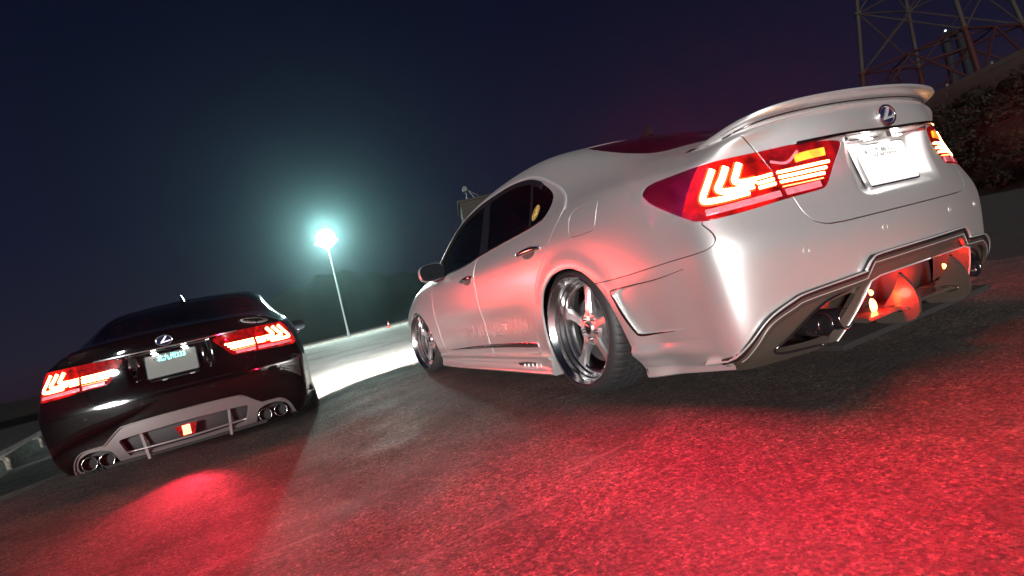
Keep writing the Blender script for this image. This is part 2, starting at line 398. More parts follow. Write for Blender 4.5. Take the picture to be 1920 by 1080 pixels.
    A=np.where((d1<=d2)[:,None],Lp[:,[0,1,2]],Lp[:,[0,1,3]]); B=np.where((d1<=d2)[:,None],Lp[:,[0,2,3]],Lp[:,[1,2,3]])
    return V,Nn,np.vstack([A,B])
# ================================================================ car panels, cut from the master surface
V0,N0,F0=body_surface(4)
if (vnormals(V0,F0)*(V0-[0,1.3,.6])).sum()<0: F0=F0[:,::-1].copy()
ss=lambda e0,e1,x:(lambda t:t*t*(3-2*t))(np.clip((x-e0)/(e1-e0),0,1))
def deform(V):
    V=V.copy(); ax=np.abs(V[:,0]); z=V[:,2]; rear=V[:,1]<-.7
    # number plate recess and the ledge under it
    m=(1-ss(.205,.275,ax))*ss(.635,.69,z)*(1-ss(.862,.876,z))*rear
    V[:,1]+=m*.060
    # soft crease along the door bottoms and flared arches
    side=(ax>.8)&(V[:,1]>-.9)
    for yc,zc in ((-.07,.30),(2.90,.30)):
        r=np.hypot(V[:,1]-yc,(z-zc)*1.0); V[:,0]+=np.sign(V[:,0])*.010*np.exp(-((r-.375)/.05)**2)*side*(z>.12)
    V[:,0]-=np.sign(V[:,0])*.008*np.exp(-((z-.44)/.07)**2)*side*ss(.35,.6,V[:,1])*(1-ss(2.1,2.4,V[:,1]))
    # bumper crease: below it the skin leans inwards
    t=.014*np.log1p(np.exp(np.clip((.548-z)/.014,-30,30)))*.10*ss(-.47,-.62,V0[:,1]); h=N0.copy(); h[:,2]=0; h*=np.sign((h*(V0-[0,1,0])).sum(1))[:,None]; h/=np.linalg.norm(h,axis=1)[:,None]+1e-9
    return V-h*t[:,None]
VM=deform(V0); NM=vnormals(VM,F0)
MASTER=SM(VM,F0,NM)
BVH=BVHTree.FromPolygons(VM.tolist(),F0.tolist())
def hit(o,d):
    h=BVH.ray_cast(Vector(o),Vector(d))
    return (np.array(h[0]),np.array(h[1])) if h[0] else (None,None)
def side(y,z,s=-1): return hit((s*3,y,z),(-s,0,0))
def rear(x,z): return hit((x,-4,z),(0,1,0))
def top(x,y): return hit((x,y,4),(0,0,-1))
def near(p):
    h=BVH.find_nearest(Vector(p)); n=np.array(h[1]); q=np.array(h[0]); return q,n
def smoothn(P):   # snap a list of 3-D points on the surface, returns positions and normals
    A=[near(p) for p in P]; Q=np.array([a[0] for a in A]); Nn=np.array([a[1] for a in A])
    for _ in range(3): 
        Nn[1:-1]=(Nn[:-2]+2*Nn[1:-1]+Nn[2:])/4; 
    Nn/=np.linalg.norm(Nn,axis=1)[:,None]; return Q,Nn
def U(x,y): return np.arctan2(np.abs(x),-(y+.55))*.8      # unrolled coordinate round the rear corner
def uz(P): return [(float(U(p[0],p[1])),p[2]) for p in P]
fs=lambda poly,it=2:(lambda V:sdf(V[:,1],V[:,2],chaikin(poly,it)))

DLO=[(2.32,.872),(2.0,.868),(1.409,.880),(1.085,.908),(.722,.925),(.335,.937),(.207,.941),(.135,.955),(.105,1.0),(.125,1.06),(.20,1.115),(.345,1.195),(.512,1.25),(.742,1.285),(.985,1.297),(1.376,1.292),(1.77,1.235),(2.08,1.105),(2.30,.965)]
ARCH_R=[(.30,-.3),(.305,.3),(.27,.46),(.2,.575),(.09,.635),(-.03,.655),(-.13,.652),(-.23,.617),(-.305,.556),(-.367,.48),(-.416,.38),(-.448,.274),(-.457,.12),(-.457,-.3)]
ARCH_F=[(2.43,-.3),(2.43,.183),(2.458,.323),(2.53,.468),(2.646,.575),(2.78,.622),(2.90,.632),(3.03,.618),(3.17,.56),(3.28,.46),(3.35,.32),(3.37,.18),(3.37,-.3)]
TRUNK=symp([(0,.572),(.26,.572),(.40,.572),(.476,.577),(.525,.598),(.55,.64),(.558,.70),(.578,.80),(.600,.885),(.617,.924),(.640,.952),(.655,.975),(.655,1.15),(0,1.15)])
TAIL3=[(-.850,-.69,.892),(-.872,-.66,.862),(-.881,-.71,.812),(-.880,-.828,.738),(-.868,-.918,.688),(-.748,-1.007,.688),(-.581,-1.062,.700),(-.437,-1.10,.704),(-.405,-1.105,.712),(-.348,-1.108,.78),(-.292,-1.12,.852),(-.30,-1.12,.868),(-.467,-1.067,.889),(-.606,-1.006,.891),(-.749,-.942,.894),(-.815,-.864,.893)]
TAIL=uz(TAIL3)
BUMP=uz([(-.937,-.20,.552),(-.938,-.40,.553),(-.938,-.551,.559),(-.918,-.766,.575),(-.902,-.90,.582),(-.888,-.945,.588),(-.874,-.966,.602),(-.866,-.97,.62),(-.864,-.958,.645),(-.869,-.918,.690),(-.80,-.95,.75),(-.5,-1.08,.72)])+[(0-.2,.72),(-.2,-.2),(float(U(-.94,-.20)),-.2)]
BUMP[0]=(BUMP[0][0]+.03,BUMP[0][1]); BUMP[-1]=(BUMP[-1][0]+.03,-.2)
DOORS=[(1.16,.205),(.50,.205),(.455,.215),(.437,.25),(.434,.288),(.40,.368),(.345,.505),(.295,.586),(.225,.662),(.13,.731),(.036,.818),(-.050,.905),(-.082,.955),(-.035,1.01),(.075,1.082),(.191,1.146),(.345,1.218),(.512,1.27),(.742,1.303),(.985,1.313),(1.376,1.310),(1.77,1.255),(2.105,1.125),(2.38,.955),(2.30,.872),(2.19,.865),(2.215,.789),(2.27,.64),(2.285,.48),(2.265,.34),(2.23,.25),(2.17,.205)]
FUEL=[(-.155,.885),(-.172,.908),(-.20,.917),(-.355,.925),(-.382,.918),(-.385,.895),(-.372,.815),(-.36,.795),(-.335,.788),(-.19,.790),(-.165,.797),(-.157,.82)]
RGLASS=symp([(0,.20),(.42,.17),(.52,.10),(.575,-.05),(.605,-.28),(.605,-.50),(.57,-.57),(.40,-.625),(0,-.665)])
WSHIELD=symp([(0,2.66),(.40,2.60),(.62,2.42),(.60,2.25),(.56,1.86),(.50,1.76),(0,1.70)])
HOOD=symp([(0,3.72),(.40,3.60),(.58,3.42),(.64,3.0),(.68,2.62),(.66,2.46),(0,2.70)])
DIFF_W=symp([(0,.406),(.10,.406),(.29,.402),(.318,.398),(.352,.362),(.375,.352),(.606,.337),(.667,.322),(.758,.285),(.812,.22),(.838,.155),(.85,.02),(0,.02)])
DIFF_B=symp([(0,.400),(.20,.398),(.37,.388),(.42,.368),(.515,.292),(.56,.287),(.66,.278),(.715,.23),(.745,.15),(.76,.02),(0,.02)])
VENT=[(-.405,.508),(-.45,.40),(-.505,.305),(-.56,.300),(-.68,.308),(-.86,.32),(-.86,.54),(-.70,.522)]
yB=lambda z:1.165+.02*np.sin((z-.2)/.6*3.14)-.0*z
P={}    # panel name -> surface
def make_panels():
    M=MASTER
    cond=lambda fn,c:(lambda V:np.maximum(fn(V),c(V)))
    far=lambda V:.55-np.abs(V[:,0])
    # openings
    for a in (ARCH_R,ARCH_F): _,M=M.split(cond(fs(a),far),0)
    g,M=M.split(cond(fs(DLO),lambda V:np.maximum(.5-np.abs(V[:,0]),.86-V[:,2])),.001)
    fr=lambda V:V[:,1]-(1.24+(V[:,2]-1.22)*.32); bk=lambda V:(1.13+(V[:,2]-1.22)*.42)-V[:,1]
    qt=lambda V:(.335+(V[:,2]-.938)*.45)-V[:,1]
    a=g.clip(-fr(g.V)); P['front_side_glass']=a.off(-.006)
    b=g.clip(fr(g.V)); c=b.clip(bk(b.V)); P['door_pillar']=c.off(-.002)
    b=b.clip(-bk(b.V)); P['quarter_glass']=b.clip(-qt(b.V)+.012).off(-.006)
    d=b.clip(qt(b.V)+.012); e=b.clip(np.abs(qt(b.V))-.012); P['rear_side_glass']=d.off(-.006); P['glass_divider']=e.off(-.003)
    tp=lambda poly:(lambda V:np.maximum(sdf(V[:,0],V[:,1],chaikin(poly)),.84-V[:,2]))
    g,M=M.split(tp(RGLASS),.001); P['rear_window']=g.off(-.004)
    g,M=M.split(tp(WSHIELD),.001); P['windshield']=g.off(-.004)
    hd,M=M.split(lambda V:np.maximum(sdf(V[:,0],V[:,1],chaikin(HOOD)),.72-V[:,2])); P['hood']=hd
    hl,M=M.split(lambda V:np.maximum(sdf(np.abs(V[:,0]),V[:,2],chaikin([(.46,.60),(.50,.66),(.86,.735),(.87,.70),(.80,.615)])),3.05-V[:,1])); P['headlight']=hl.off(-.003)
    gr,M=M.split(lambda V:np.maximum(sdf(V[:,0],V[:,2],chaikin(symp([(0,.17),(.44,.17),(.30,.42),(.36,.70),(0,.71)]))),3.3-V[:,1])); P['grille']=gr.off(-.02)
    tphi=lambda V:np.maximum(sdf(V[:,0],V[:,2],chaikin(TRUNK,1)),V[:,1]+.70)
    tl,M=M.split(lambda V:np.maximum(sdf(U(V[:,0],V[:,1]),V[:,2],chaikin(TAIL,1)),V[:,1]+.5),.0015)
    P['lamp_inner'],P['lamp_outer']=tl.split(tphi,.0015)
    tk,M=M.split(tphi,.003); P['trunk_lid']=tk
    bm,M=M.split(lambda V:np.maximum(sdf(U(V[:,0],V[:,1]),V[:,2],chaikin(BUMP,1)),V[:,1]+.15),.0024)
    P['bumper_full']=bm
    fb,M=M.split(lambda V:np.maximum(V[:,2]-.655,3.10-V[:,1])); P['front_bumper']=fb
    dr,M=M.split(cond(fs(DOORS,1),far),.0028)
    P['front_door'],P['rear_door']=dr.split(lambda V:yB(V[:,2])-V[:,1],.0028)
    ff,M=M.split(lambda V:np.maximum(np.maximum(2.2-V[:,1],V[:,2]-1.0),.5-np.abs(V[:,0]))); P['front_fender']=ff
    sk,M=M.split(lambda V:np.maximum(V[:,2]-.200,.5-np.abs(V[:,0]))); P['sill']=sk
    fd,ML=M.half(-1).split(fs(FUEL),.0022); P['fuel_door']=fd
    P['body_shell']=SM(*[np.vstack([a,b]) for a,b in ((ML.V,M.half(1).V),)],np.vstack([ML.F,M.half(1).F+len(ML.V)]),np.vstack([ML.N,M.half(1).N]))
    P['body_shell_plain']=M
make_panels()
def cut_bumper(poly,vent):
    b=P['bumper_full']
    hole,b=b.split(lambda V:np.maximum(sdf(V[:,0],V[:,2],chaikin(poly,1)),V[:,1]+.8),.0005)
    vp=None
    if vent: vp,b=b.split(lambda V:np.maximum(sdf(V[:,1],V[:,2],chaikin(VENT,1)),.8-np.abs(V[:,0])),.0004)
    return hole,b,vp
CACHE={}
def panel(name,key,m,parent,depth=.014,data=None,label=None):
    ck=(name,key)
    s=data if data is not None else P[key]
    k=(ck,id(data) if data is not None else 0)
    if k not in CACHE:
        s=s.skirt(depth) if depth else s
        o=mk(name,s.V,s.F,m,parent,N=s.N); CACHE[k]=o.data
    else:
        me=CACHE[k]
        if me.materials[0]!=MAT[m]: me=me.copy(); me.materials[0]=MAT[m]
        o=bpy.data.objects.new(name,me); COL.objects.link(o); o.parent=parent
    if label: o['label']=label
    return o
HALF={}
def halves(name,key,m,parent,depth=.014):
    out=[]
    for s in (-1,1):
        if (key,s) not in HALF: HALF[key,s]=P[key].half(s)
        out.append(panel(name,key+str(s),m,parent,depth,HALF[key,s]))
    return out
# dark inner shell and wheel housings
def build_inner(parent,kind):
    S=SM(VM,F0,NM).off(-.024)
    for a in (ARCH_R,ARCH_F): S=S.clip(-np.maximum(fs(a)(S.V)-.01,.5-np.abs(S.V[:,0])))
    pl_=DIFF_W if kind=='white' else DIFF_B; S=S.clip(-np.maximum(sdf(S.V[:,0],S.V[:,2],chaikin(pl_,1))+.012,S.V[:,1]+.8))
    S=S.clip(-np.maximum(fs(DLO)(S.V),np.maximum(.5-np.abs(S.V[:,0]),.84-S.V[:,2])))
    for q in (RGLASS,WSHIELD): S=S.clip(-np.maximum(sdf(S.V[:,0],S.V[:,1],chaikin(q)),.84-S.V[:,2]))
    mk('inner_shell',S.V,S.F,'inner_dark',parent,N=S.N)
    def rbox(nm,c,d,rx,m='seat_leather',bev=.05):
        b=MB(); b.box((0,0,0),d); o=b.build(nm,m,parent); bm=bmesh.new(); bm.from_mesh(o.data); bmesh.ops.bevel(bm,geom=list(bm.edges),offset=min(bev,min(d)*.45),segments=3,affect='EDGES'); bm.to_mesh(o.data); bm.free()
        o.data.shade_smooth(); o.location=c; o.rotation_euler=(rx,0,0); return o
    for sx in (-.36,.36):
        rbox('front_seat',(sx,1.18,.72),(.50,.15,.66),.32); rbox('head_rest',(sx,1.02,1.11),(.27,.10,.17),.2); rbox('seat_cushion',(sx,1.42,.42),(.50,.50,.16),0)
        rbox('head_rest',(sx,.12,1.05),(.25,.10,.13),.25)
    rbox('rear_bench',(0,.27,.72),(1.35,.16,.56),.42); rbox('dashboard',(0,2.25,.80),(1.35,.45,.22),0); rbox('parcel_shelf',(0,-.25,.95),(1.15,.55,.04),0,bev=.01)
    V_,F_=tube([(-.36+.18*math.cos(2*math.pi*k/28),1.93-.06*math.sin(2*math.pi*k/28),.86+.17*math.sin(2*math.pi*k/28)) for k in range(28)],.014,8,True); mk('steering_wheel',[(-v[0],v[1],v[2]) for v in V_],[tuple(reversed(f)) for f in F_],'matt_black',parent)
    if 'well' not in CACHE:
        CACHE['well']=[]
        for y0,y1 in ((-.46,.31),(2.42,3.38)):
            for s in (-1,1):
                b=MB(); yc=(y0+y1)/2; r=(y1-y0)/2; n=20; pts=[(yc+r*math.cos(math.pi*k/n),.30+.37*math.sin(math.pi*k/n)) for k in range(n+1)]
                pts=[(y1,.12)]+pts+[(y0,.12)]; m=len(pts)
                b.add([(s*.895,p[0],p[1]) for p in pts]+[(s*.54,p[0],p[1]) for p in pts],[(k,k+1,k+1+m,k+m) for k in range(m-1)]+[tuple(range(m,2*m))])
                CACHE['well'].append(b.build('wheel_housing','inner_dark',parent,fixn=False).data)
        b=MB(); b.box((0,1.35,.135),(1.06,4.9,.02)); b.box((0,1.38,.135),(1.70,1.95,.018)); b.box((0,-.66,.185),(1.5,.40,.02)); b.box((0,3.62,.15),(1.4,.42,.02)); CACHE['floorpan']=b.build('underbody','inner_dark',parent).data
    else:
        for n,k in [('wheel_housing',q) for q in CACHE['well']]+[('underbody',CACHE['floorpan'])]:
            o=bpy.data.objects.new(n,k); COL.objects.link(o); o.parent=parent
# ---------------------------------------------------------------- wheels
def lathe_y(prof,n,name=None):   # prof (r,w): revolve about the x axis, w along +x
    V=[];F=[]; m=len(prof)
    for k in range(n):
        a=2*math.pi*k/n
        for r,w in prof: V.append((w,r*math.cos(a),r*math.sin(a)))
    for k in range(n):
        k2=(k+1)%n
        for j in range(m-1): F.append((k*m+j,k2*m+j,k2*m+j+1,k*m+j+1))
    return V,F
WH={}
def wheel_meshes():
    # everything modelled with the outer face towards -x at w=0 (outer lip), barrel towards +x
    n=300; prof=[(.280,.006),(.288,.002),(.300,.004),(.314,.012),(.325,.024),(.331,.036),(.3345,.050),(.335,.060),(.335,.088),(.327,.090),(.327,.098),(.335,.100),(.335,.130),(.327,.132),(.327,.141),(.335,.143),(.335,.175),(.327,.177),(.327,.186),(.335,.188),(.335,.225),(.331,.245),(.315,.262),(.285,.270),(.26,.272)]
    V,F=lathe_y(prof,n); V=np.array(V); m=len(prof)
    for k in range(n):
        a=2*math.pi*k/n
        for j in range(m):
            w=prof[j][1]
            cut=None
            if prof[j][0]>.33:
                ph=(k+ (0 if w<.1 else (2 if w<.14 else 4)))%6
                if ph==0 and w not in (.090,): cut=.0035
            elif .321<prof[j][0]<=.333 and w<.05: cut=.0015 if k%6==0 else None
            if cut:
                r=prof[j][0]-cut; V[k*m+j]=(w+(.002 if w<.05 else 0),r*math.cos(a),r*math.sin(a))
    WH['tyre']=(V,F,'rubber',26)
    prof=[(.276,.012),(.2855,.005),(.2855,-.001),(.281,-.003),(.275,.000),(.268,.012),(.264,.018),(.257,.030),(.2555,.052),(.249,.057),(.2475,.078),(.238,.086),(.2365,.092),(.2365,.100),(.225,.105),(.223,.13),(.221,.26)]
    V,F=lathe_y(prof,128); WH['rim']=(V,F,'polished_alloy',24)
    # five spokes and hub
    b=MB()
    for k in range(5):
        a=math.pi/2+2*math.pi*k/5+.06; c,s=math.cos(a),math.sin(a)
        st=[(.045,.042,.088,.135),(.075,.031,.086,.130),(.11,.0235,.088,.124),(.15,.0225,.091,.122),(.19,.026,.094,.121),(.222,.033,.096,.122),(.239,.046,.094,.124)]
        V=[];F=[]
        for r,h,w0,w1 in st:
            for (q,w) in ((-h,w1),(-h*.96,w0+.010),(-h*.62,w0),(h*.62,w0),(h*.96,w0+.010),(h,w1)):
                V.append((w,r*c-q*s,r*s+q*c))
        for i in range(len(st)-1):
            for j in range(6): 
                j2=(j+1)%6; F.append((i*6+j,i*6+j2,(i+1)*6+j2,(i+1)*6+j))
        F+=[tuple(range(6)),tuple(range((len(st)-1)*6,len(st)*6))[::-1]]; b.add(V,F)
    V,F=lathe_y([(.0,.150),(.088,.150),(.090,.100),(.078,.0885),(.050,.085),(.040,.084),(.036,.078),(.031,.074),(.030,.080),(0,.080)],60); b.add(V,F)
    WH['spokes']=(b.V,b.F,'brushed_alloy',35)
    V,F=lathe_y([(.0295,.081),(.028,.074),(.020,.072),(0,.0715)],32); WH['centre_cap']=(V,F,'gloss_black',40)
    b=MB()
    V,F=lathe_y([(.0,.088),(.0085,.088),(.0095,.078),(.0115,.078),(.0118,.088)],16); WH['lug_nut']=(V,F,'dark_chrome',40)
    V,F=lathe_y([(.06,.150),(.185,.150),(.185,.178),(.06,.178)],48); WH['brake_disc']=(V,F,'steel_grey',40)
    b=MB(); b.box((.16,.0,0),(.002,.002,.002))
    for i in range(7):
        a=math.radians(150+i*8); b.box((.160,.165*math.cos(a),.165*math.sin(a)),(.075,.03,.065),Matrix.Rotation(a,3,'X'))
    WH['caliper']=(b.V,b.F,'matt_black',40)
wheel_meshes()
WDATA={}
def wheel(parent,loc,side_,camber,steer=0):
    e=empty('wheel',loc,parent=parent); 
    sx=1 if side_<0 else -1
    e.matrix_local=Matrix.Translation(loc)@Matrix.Rotation(math.radians(camber)*(1 if side_<0 else -1),4,'Y')@Matrix.Rotation(steer+(0 if side_<0 else math.pi),4,'Z')
    for k,(V,F,m,au) in WH.items():
        for q in range(5 if k=='lug_nut' else 1):
            if k not in WDATA:
                o=mk(k,V,F,m,e,smooth=False); bm=bmesh.new(); bm.from_mesh(o.data); bmesh.ops.recalc_face_normals(bm,faces=bm.faces); bm.to_mesh(o.data); bm.free()
                o.data.shade_smooth(); o.data.set_sharp_from_angle(angle=math.radians(au)); WDATA[k]=o.data
            else:
                o=bpy.data.objects.new(k,WDATA[k]); COL.objects.link(o); o.parent=e
            if k=='lug_nut':
                a=math.pi/2+.06+math.pi/5+2*math.pi*q/5; o.location=(0,.058*math.cos(a),.058*math.sin(a))
    return e
# ---------------------------------------------------------------- writing
def text_mesh(name,s,m,parent,M,size=.1,ext=.001,outline=None,align='CENTER',sx=1,fit=None,bold=0):
    cu=bpy.data.curves.new(name,'FONT'); cu.body=s; cu.size=size; cu.extrude=ext; cu.align_x=align; cu.offset=bold; cu.align_y='CENTER'
    if outline: cu.fill_mode='NONE'; cu.extrude=0; cu.bevel_depth=outline; cu.bevel_resolution=0; cu.resolution_u=4
    t=bpy.data.objects.new(name,cu); COL.objects.link(t)
    dg=bpy.context.evaluated_depsgraph_get(); me=bpy.data.meshes.new_from_object(t.evaluated_get(dg)); 
    bpy.data.objects.remove(t); bpy.data.curves.remove(cu); me.name=name
    me.materials.clear(); me.materials.append(MAT[m]); V=np.array([v.co[:] for v in me.vertices])
    w=V[:,0].max()-V[:,0].min(); k=(fit/w if fit else 1)
    for v in me.vertices: v.co.x*=sx*k
    o=bpy.data.objects.new(name,me); COL.objects.link(o)
    if parent: o.parent=parent
    if M is not None: o.matrix_local=M
    return o
def frame_at(p,right,up):
    r=Vector(right).normalized(); u=Vector(up); u=(u-r*u.dot(r)).normalized(); n=r.cross(u)
    return Matrix(((r.x,u.x,n.x,p[0]),(r.y,u.y,n.y,p[1]),(r.z,u.z,n.z,p[2]),(0,0,0,1)))
def curve_rear(xz,n=6,snap_=True):
    P=[rear(x,z) for x,z in xz]; return P
def surf_line(pts,fn,n=8):
    """pts 2-D on side/rear; spline then project to the surface"""
    A=spline([np.array(p) for p in pts],n); out=[];nn=[]
    for a in A:
        p,q=fn(*a)
        if p is not None: out.append(p); nn.append(q)
    nn=np.array(nn)
    for _ in range(4): nn[1:-1]=(nn[:-2]+2*nn[1:-1]+nn[2:])/4
    nn/=np.linalg.norm(nn,axis=1)[:,None]; out=np.array(out)
    return out,nn
def mirx(V): V=np.array(V,float); V[:,0]*=-1; return V
def both(name,V,F,m,parent,auto=None,smooth=True):
    r=[]
    for s in (1,-1):
        VV=np.array(V,float); 
        if s<0: VV=mirx(VV); FF=[tuple(reversed(f)) for f in F]
        else: FF=F
        o=mk(name,VV,FF,m,parent,smooth=smooth,auto=auto); r.append(o)
    return r

def build_car(kind,loc,rz,label):
    white=kind=='white'; paint='silver_paint' if white else 'black_paint'
    car=empty('parked_car',loc,rz,label,'car')
    build_inner(car,kind)
    if white: panel('body_shell','body_shell',paint,car); panel('fuel_door','fuel_door',paint,car)
    else: panel('body_shell','body_shell_plain',paint,car)
    for nm,key,m,d in (('front_side_window','front_side_glass','side_glass',0),('rear_side_window','rear_side_glass','dark_glass',0),('quarter_window','quarter_glass','dark_glass',0),
        ('door_pillar','door_pillar','gloss_black',.006),('window_divider','glass_divider','gloss_black',.005),('front_door','front_door',paint,.014),('rear_door','rear_door',paint,.014),
        ('front_fender','front_fender',paint,.014),('rocker_panel','sill',paint,.012),('headlight','headlight','lens_clear',.01)):
        halves(nm,key,m,car,d)
    for nm,m,d in (('rear_window','dark_glass',0),('windshield','clear_glass',0),('hood',paint,.014),('grille','matt_black',0),('front_bumper',paint,.014),('trunk_lid',paint,.016)):
        panel(nm,nm,m,car,d)
    hole,bump,vent=cut_bumper(DIFF_W if white else DIFF_B,white)
    panel('rear_bumper','bump'+kind,paint,car,.018,bump)
    # ------------------------------------------------ tail lamps
    for s in (-1,1):
        lamp=empty('taillight',(0,0,0),parent=car)
        lo=P['lamp_outer'].half(s); li=P['lamp_inner'].half(s)
        # outer lamp: dark tip in front, glowing red body
        cutf=lambda V:(V[:,1]+.868)+(V[:,2]-.78)*.35
        panel('dark_lens','lo_d'+str(s),'lens_dark',lamp,.01,(SMX.setdefault(('d',s),lo.clip(-cutf(lo.V)))))
        red=SMX.setdefault(('r',s),lo.clip(cutf(lo.V)))
        panel('outer_lens','lo_r'+str(s),'lens_red_hot',lamp,.01,red)
        panel('inner_lens','li'+str(s),'lens_red',lamp,.01,SMX.setdefault(('i',s),li))
        def on(pts,n=6):
            q=[np.array((-s*p[0] if s>0 else p[0],p[1],p[2])) for p in pts]
            return smoothn(spline(q,n))
        def bar(nm,pts,w,m,h=.0035,n=6,lift=.0008):
            A,B=on(pts,n); V,F=ribbon(A,B,w,h,lift+.0012); mk(nm,V,F,m,lamp,smooth=False)
            if m=='led_bar': V,F=ribbon(A,B,w*1.75,.0016,.0004); mk('bar_halo',V,F,'bar_halo',lamp,smooth=False)  # wider glowing ribbon added under each bar to imitate its soft falloff
        # three nested angled light bars
        bar('light_bar',[(-.766,-.938,.866),(-.800,-.93,.815),(-.829,-.921,.765),(-.815,-.938,.752),(-.760,-.975,.750),(-.690,-1.005,.752)],.020,'led_bar')
        bar('light_bar',[(-.722,-.96,.864),(-.748,-.955,.825),(-.775,-.95,.790),(-.762,-.965,.776),(-.72,-.99,.771),(-.665,-1.01,.772)],.022,'led_bar')
        bar('light_bar',[(-.678,-.985,.866),(-.700,-.985,.835),(-.718,-.985,.808),(-.705,-.99,.797),(-.68,-1.0,.792),(-.65,-1.015,.792)],.022,'led_bar')
        for z,x1 in ((.799,-.364),(.779,-.383),(.760,-.399)):
            bar('light_strip',[(-.570,-1.045,z+.001),(-.50,-1.07,z),(x1,-1.10,z)],.0095,'led_bar')
            bar('light_strip',[(-.650,-1.015,z-.003),(-.615,-1.03,z-.001),(-.590,-1.038,z)],.0105,'led_bar')
        bar('light_strip',[(-.570,-1.045,.7415),(-.50,-1.07,.7415),(-.412,-1.10,.7425)],.0035,'led_bar_red')
        # clear lower strip and amber indicator
        bar('reflector_strip',[(-.845,-.935,.716),(-.80,-.97,.716),(-.70,-1.02,.719),(-.592,-1.055,.722)],.024,'lens_clear',.002,8,.0003)
        bar('reflector_strip',[(-.572,-1.06,.722),(-.50,-1.08,.723),(-.43,-1.1,.725)],.024,'lens_clear',.002,8,.0003)
        if white: bar('indicator_lens',[(-.49,-1.065,.836),(-.43,-1.08,.838),(-.372,-1.10,.838)],.030,'lens_amber',.002)
        for w0 in ([] if not white else [0]):
            A,B=on([(-.575,-1.03,.845),(-.52,-1.05,.828),(-.47,-1.07,.862)],8); V,F=ribbon(A,B,.010,.002); mk('lens_reflector',V,F,'lens_clear',lamp,smooth=False)
        ld=bpy.data.lights.new('taillight_side_glow','AREA'); ld.shape='RECTANGLE'; ld.size=.12; ld.size_y=.08; ld.color=(1,.008,.05); ld.energy=(SIDE_W*(1 if s<0 else .12) if white else SIDE_B); ld.spread=math.radians(160)
        lt=bpy.data.objects.new('taillight_side_glow',ld); COL.objects.link(lt); lt.parent=lamp
        lt.matrix_local=Matrix.Translation((s*.975,-1.0,.785))@Vector((s*1,-.15,-.42)).to_track_quat('-Z','Y').to_matrix().to_4x4()
        # the lamp's own light, shining back and down
        ld=bpy.data.lights.new('taillight_glow','AREA'); ld.shape='RECTANGLE'; ld.size=.34; ld.size_y=.07; ld.color=((1,.065,.045) if s>0 else (1,.012,.035)) if white else (1,.02,.04); ld.energy=(TAIL_W*(1.6 if s>0 else .5) if white else TAIL_B); ld.spread=math.radians(128 if s>0 else 160)
        lt=bpy.data.objects.new('taillight_glow',ld); COL.objects.link(lt); lt.parent=lamp
        dr=Vector((s*.05,-1,-.10)); lt.matrix_local=Matrix.Translation((s*.60,-1.19,.79))@dr.to_track_quat('-Z','Y').to_matrix().to_4x4()
    # ------------------------------------------------ chrome round the side windows
    line=[(-.083,.949),(-.040,1.003),(.070,1.080),(.191,1.143),(.345,1.213),(.512,1.264),(.742,1.296),(.985,1.306),(1.376,1.303),(1.77,1.248),(2.105,1.118),(2.36,.965)]
    A,B=surf_line([(y,z) for y,z in line],lambda y,z:side(y,z)); V,F=ribbon(A,B,.016,.006); both('window_trim',V,F,'satin_chrome',car,auto=40)
    A,B=surf_line([(.15,.948),(.335,.931),(.722,.919),(1.085,.902),(1.409,.874),(2.0,.862),(2.28,.866)],lambda y,z:side(y,z)); V,F=ribbon(A,B,.009,.004); both('belt_trim',V,F,'dark_chrome',car,auto=40)
    # rain visors over the door glass
    vis=[(.30,1.155),(.345,1.180),(.512,1.235),(.742,1.268),(.985,1.279),(1.376,1.274),(1.77,1.215),(2.06,1.09),(2.2,.99)]
    A,B=surf_line(vis,lambda y,z:side(y,z)); V,F=ribbon(A,B,.036,.012,.001); both('rain_visor',V,F,'gloss_black',car,auto=40)
    # door handles with their cups
    for (y0,z0,y1,z1) in ((.422,.795,.146,.800),(1.435,.757,1.175,.772)):
        A,B=surf_line([(y0,z0),((y0+y1)/2,(z0+z1)/2+.004),(y1,z1)],lambda y,z:side(y,z),8)
        c=A.mean(0); r=np.array([.0045+.0145*math.sin(math.pi*min(1,max(0,(k+.5)/len(A))))**.6 for k in range(len(A))])
        Q=A+B*.020; Q[0]-=B[0]*.018; Q[-1]-=B[-1]*.018; Q[1]-=B[1]*.004; Q[-2]-=B[-2]*.004
        V,F=tube(Q,r*.9,12); both('door_handle',V,F,'chrome',car)
        pts=[]; n=28
        for k in range(n):
            t=2*math.pi*k/n; p,_=side(c[1]+.085*math.cos(t),c[2]-.004+.036*math.sin(t)); pts.append(p)
        V,F=tube(pts,.0022,6,True); both('handle_cup_rim',V,F,paint,car)
        V=[p*1.0005+np.array([-.0006,0,0]) for p in pts]; cc,_=side(c[1],c[2]-.004)
        # shallow dished cup disc; greyer on the silver car, painting the recess shade
        ring=[p*.35+cc*.65+np.array([-.001,0,0]) for p in pts]
        VV=[p+np.array([-.0012,0,0]) for p in pts]+ring; FF=[(k,(k+1)%n,(k+1)%n+n,k+n) for k in range(n)]+[tuple(range(n,2*n))]
        both('handle_cup',VV,FF,'grey_satin' if white else paint,car)
    # mirrors
    for s in (-1,1):
        mr=empty('side_mirror',(s*.995,1.90,.915),rz=s*(.0 if white else .2),parent=car)
        V=[];F=[];n=28
        st=[(-.055,.98,.0),(-.050,1.0,.0),(-.02,1.02,0),(.03,.92,0),(.075,.66,0),(.10,.30,0),(.105,.02,0)]
        for y,k,_ in st:
            for j in range(n):
                t=2*math.pi*j/n; cx=abs(math.cos(t))**.7*math.copysign(1,math.cos(t)); cz=abs(math.sin(t))**.7*math.copysign(1,math.sin(t))
                V.append((cx*.108*k,y,cz*.070*k+(-cx*s*.0)+.006*cx*s*-1))
        for i in range(len(st)-1):
            for j in range(n): j2=(j+1)%n; F.append((i*n+j,i*n+j2,(i+1)*n+j2,(i+1)*n+j))
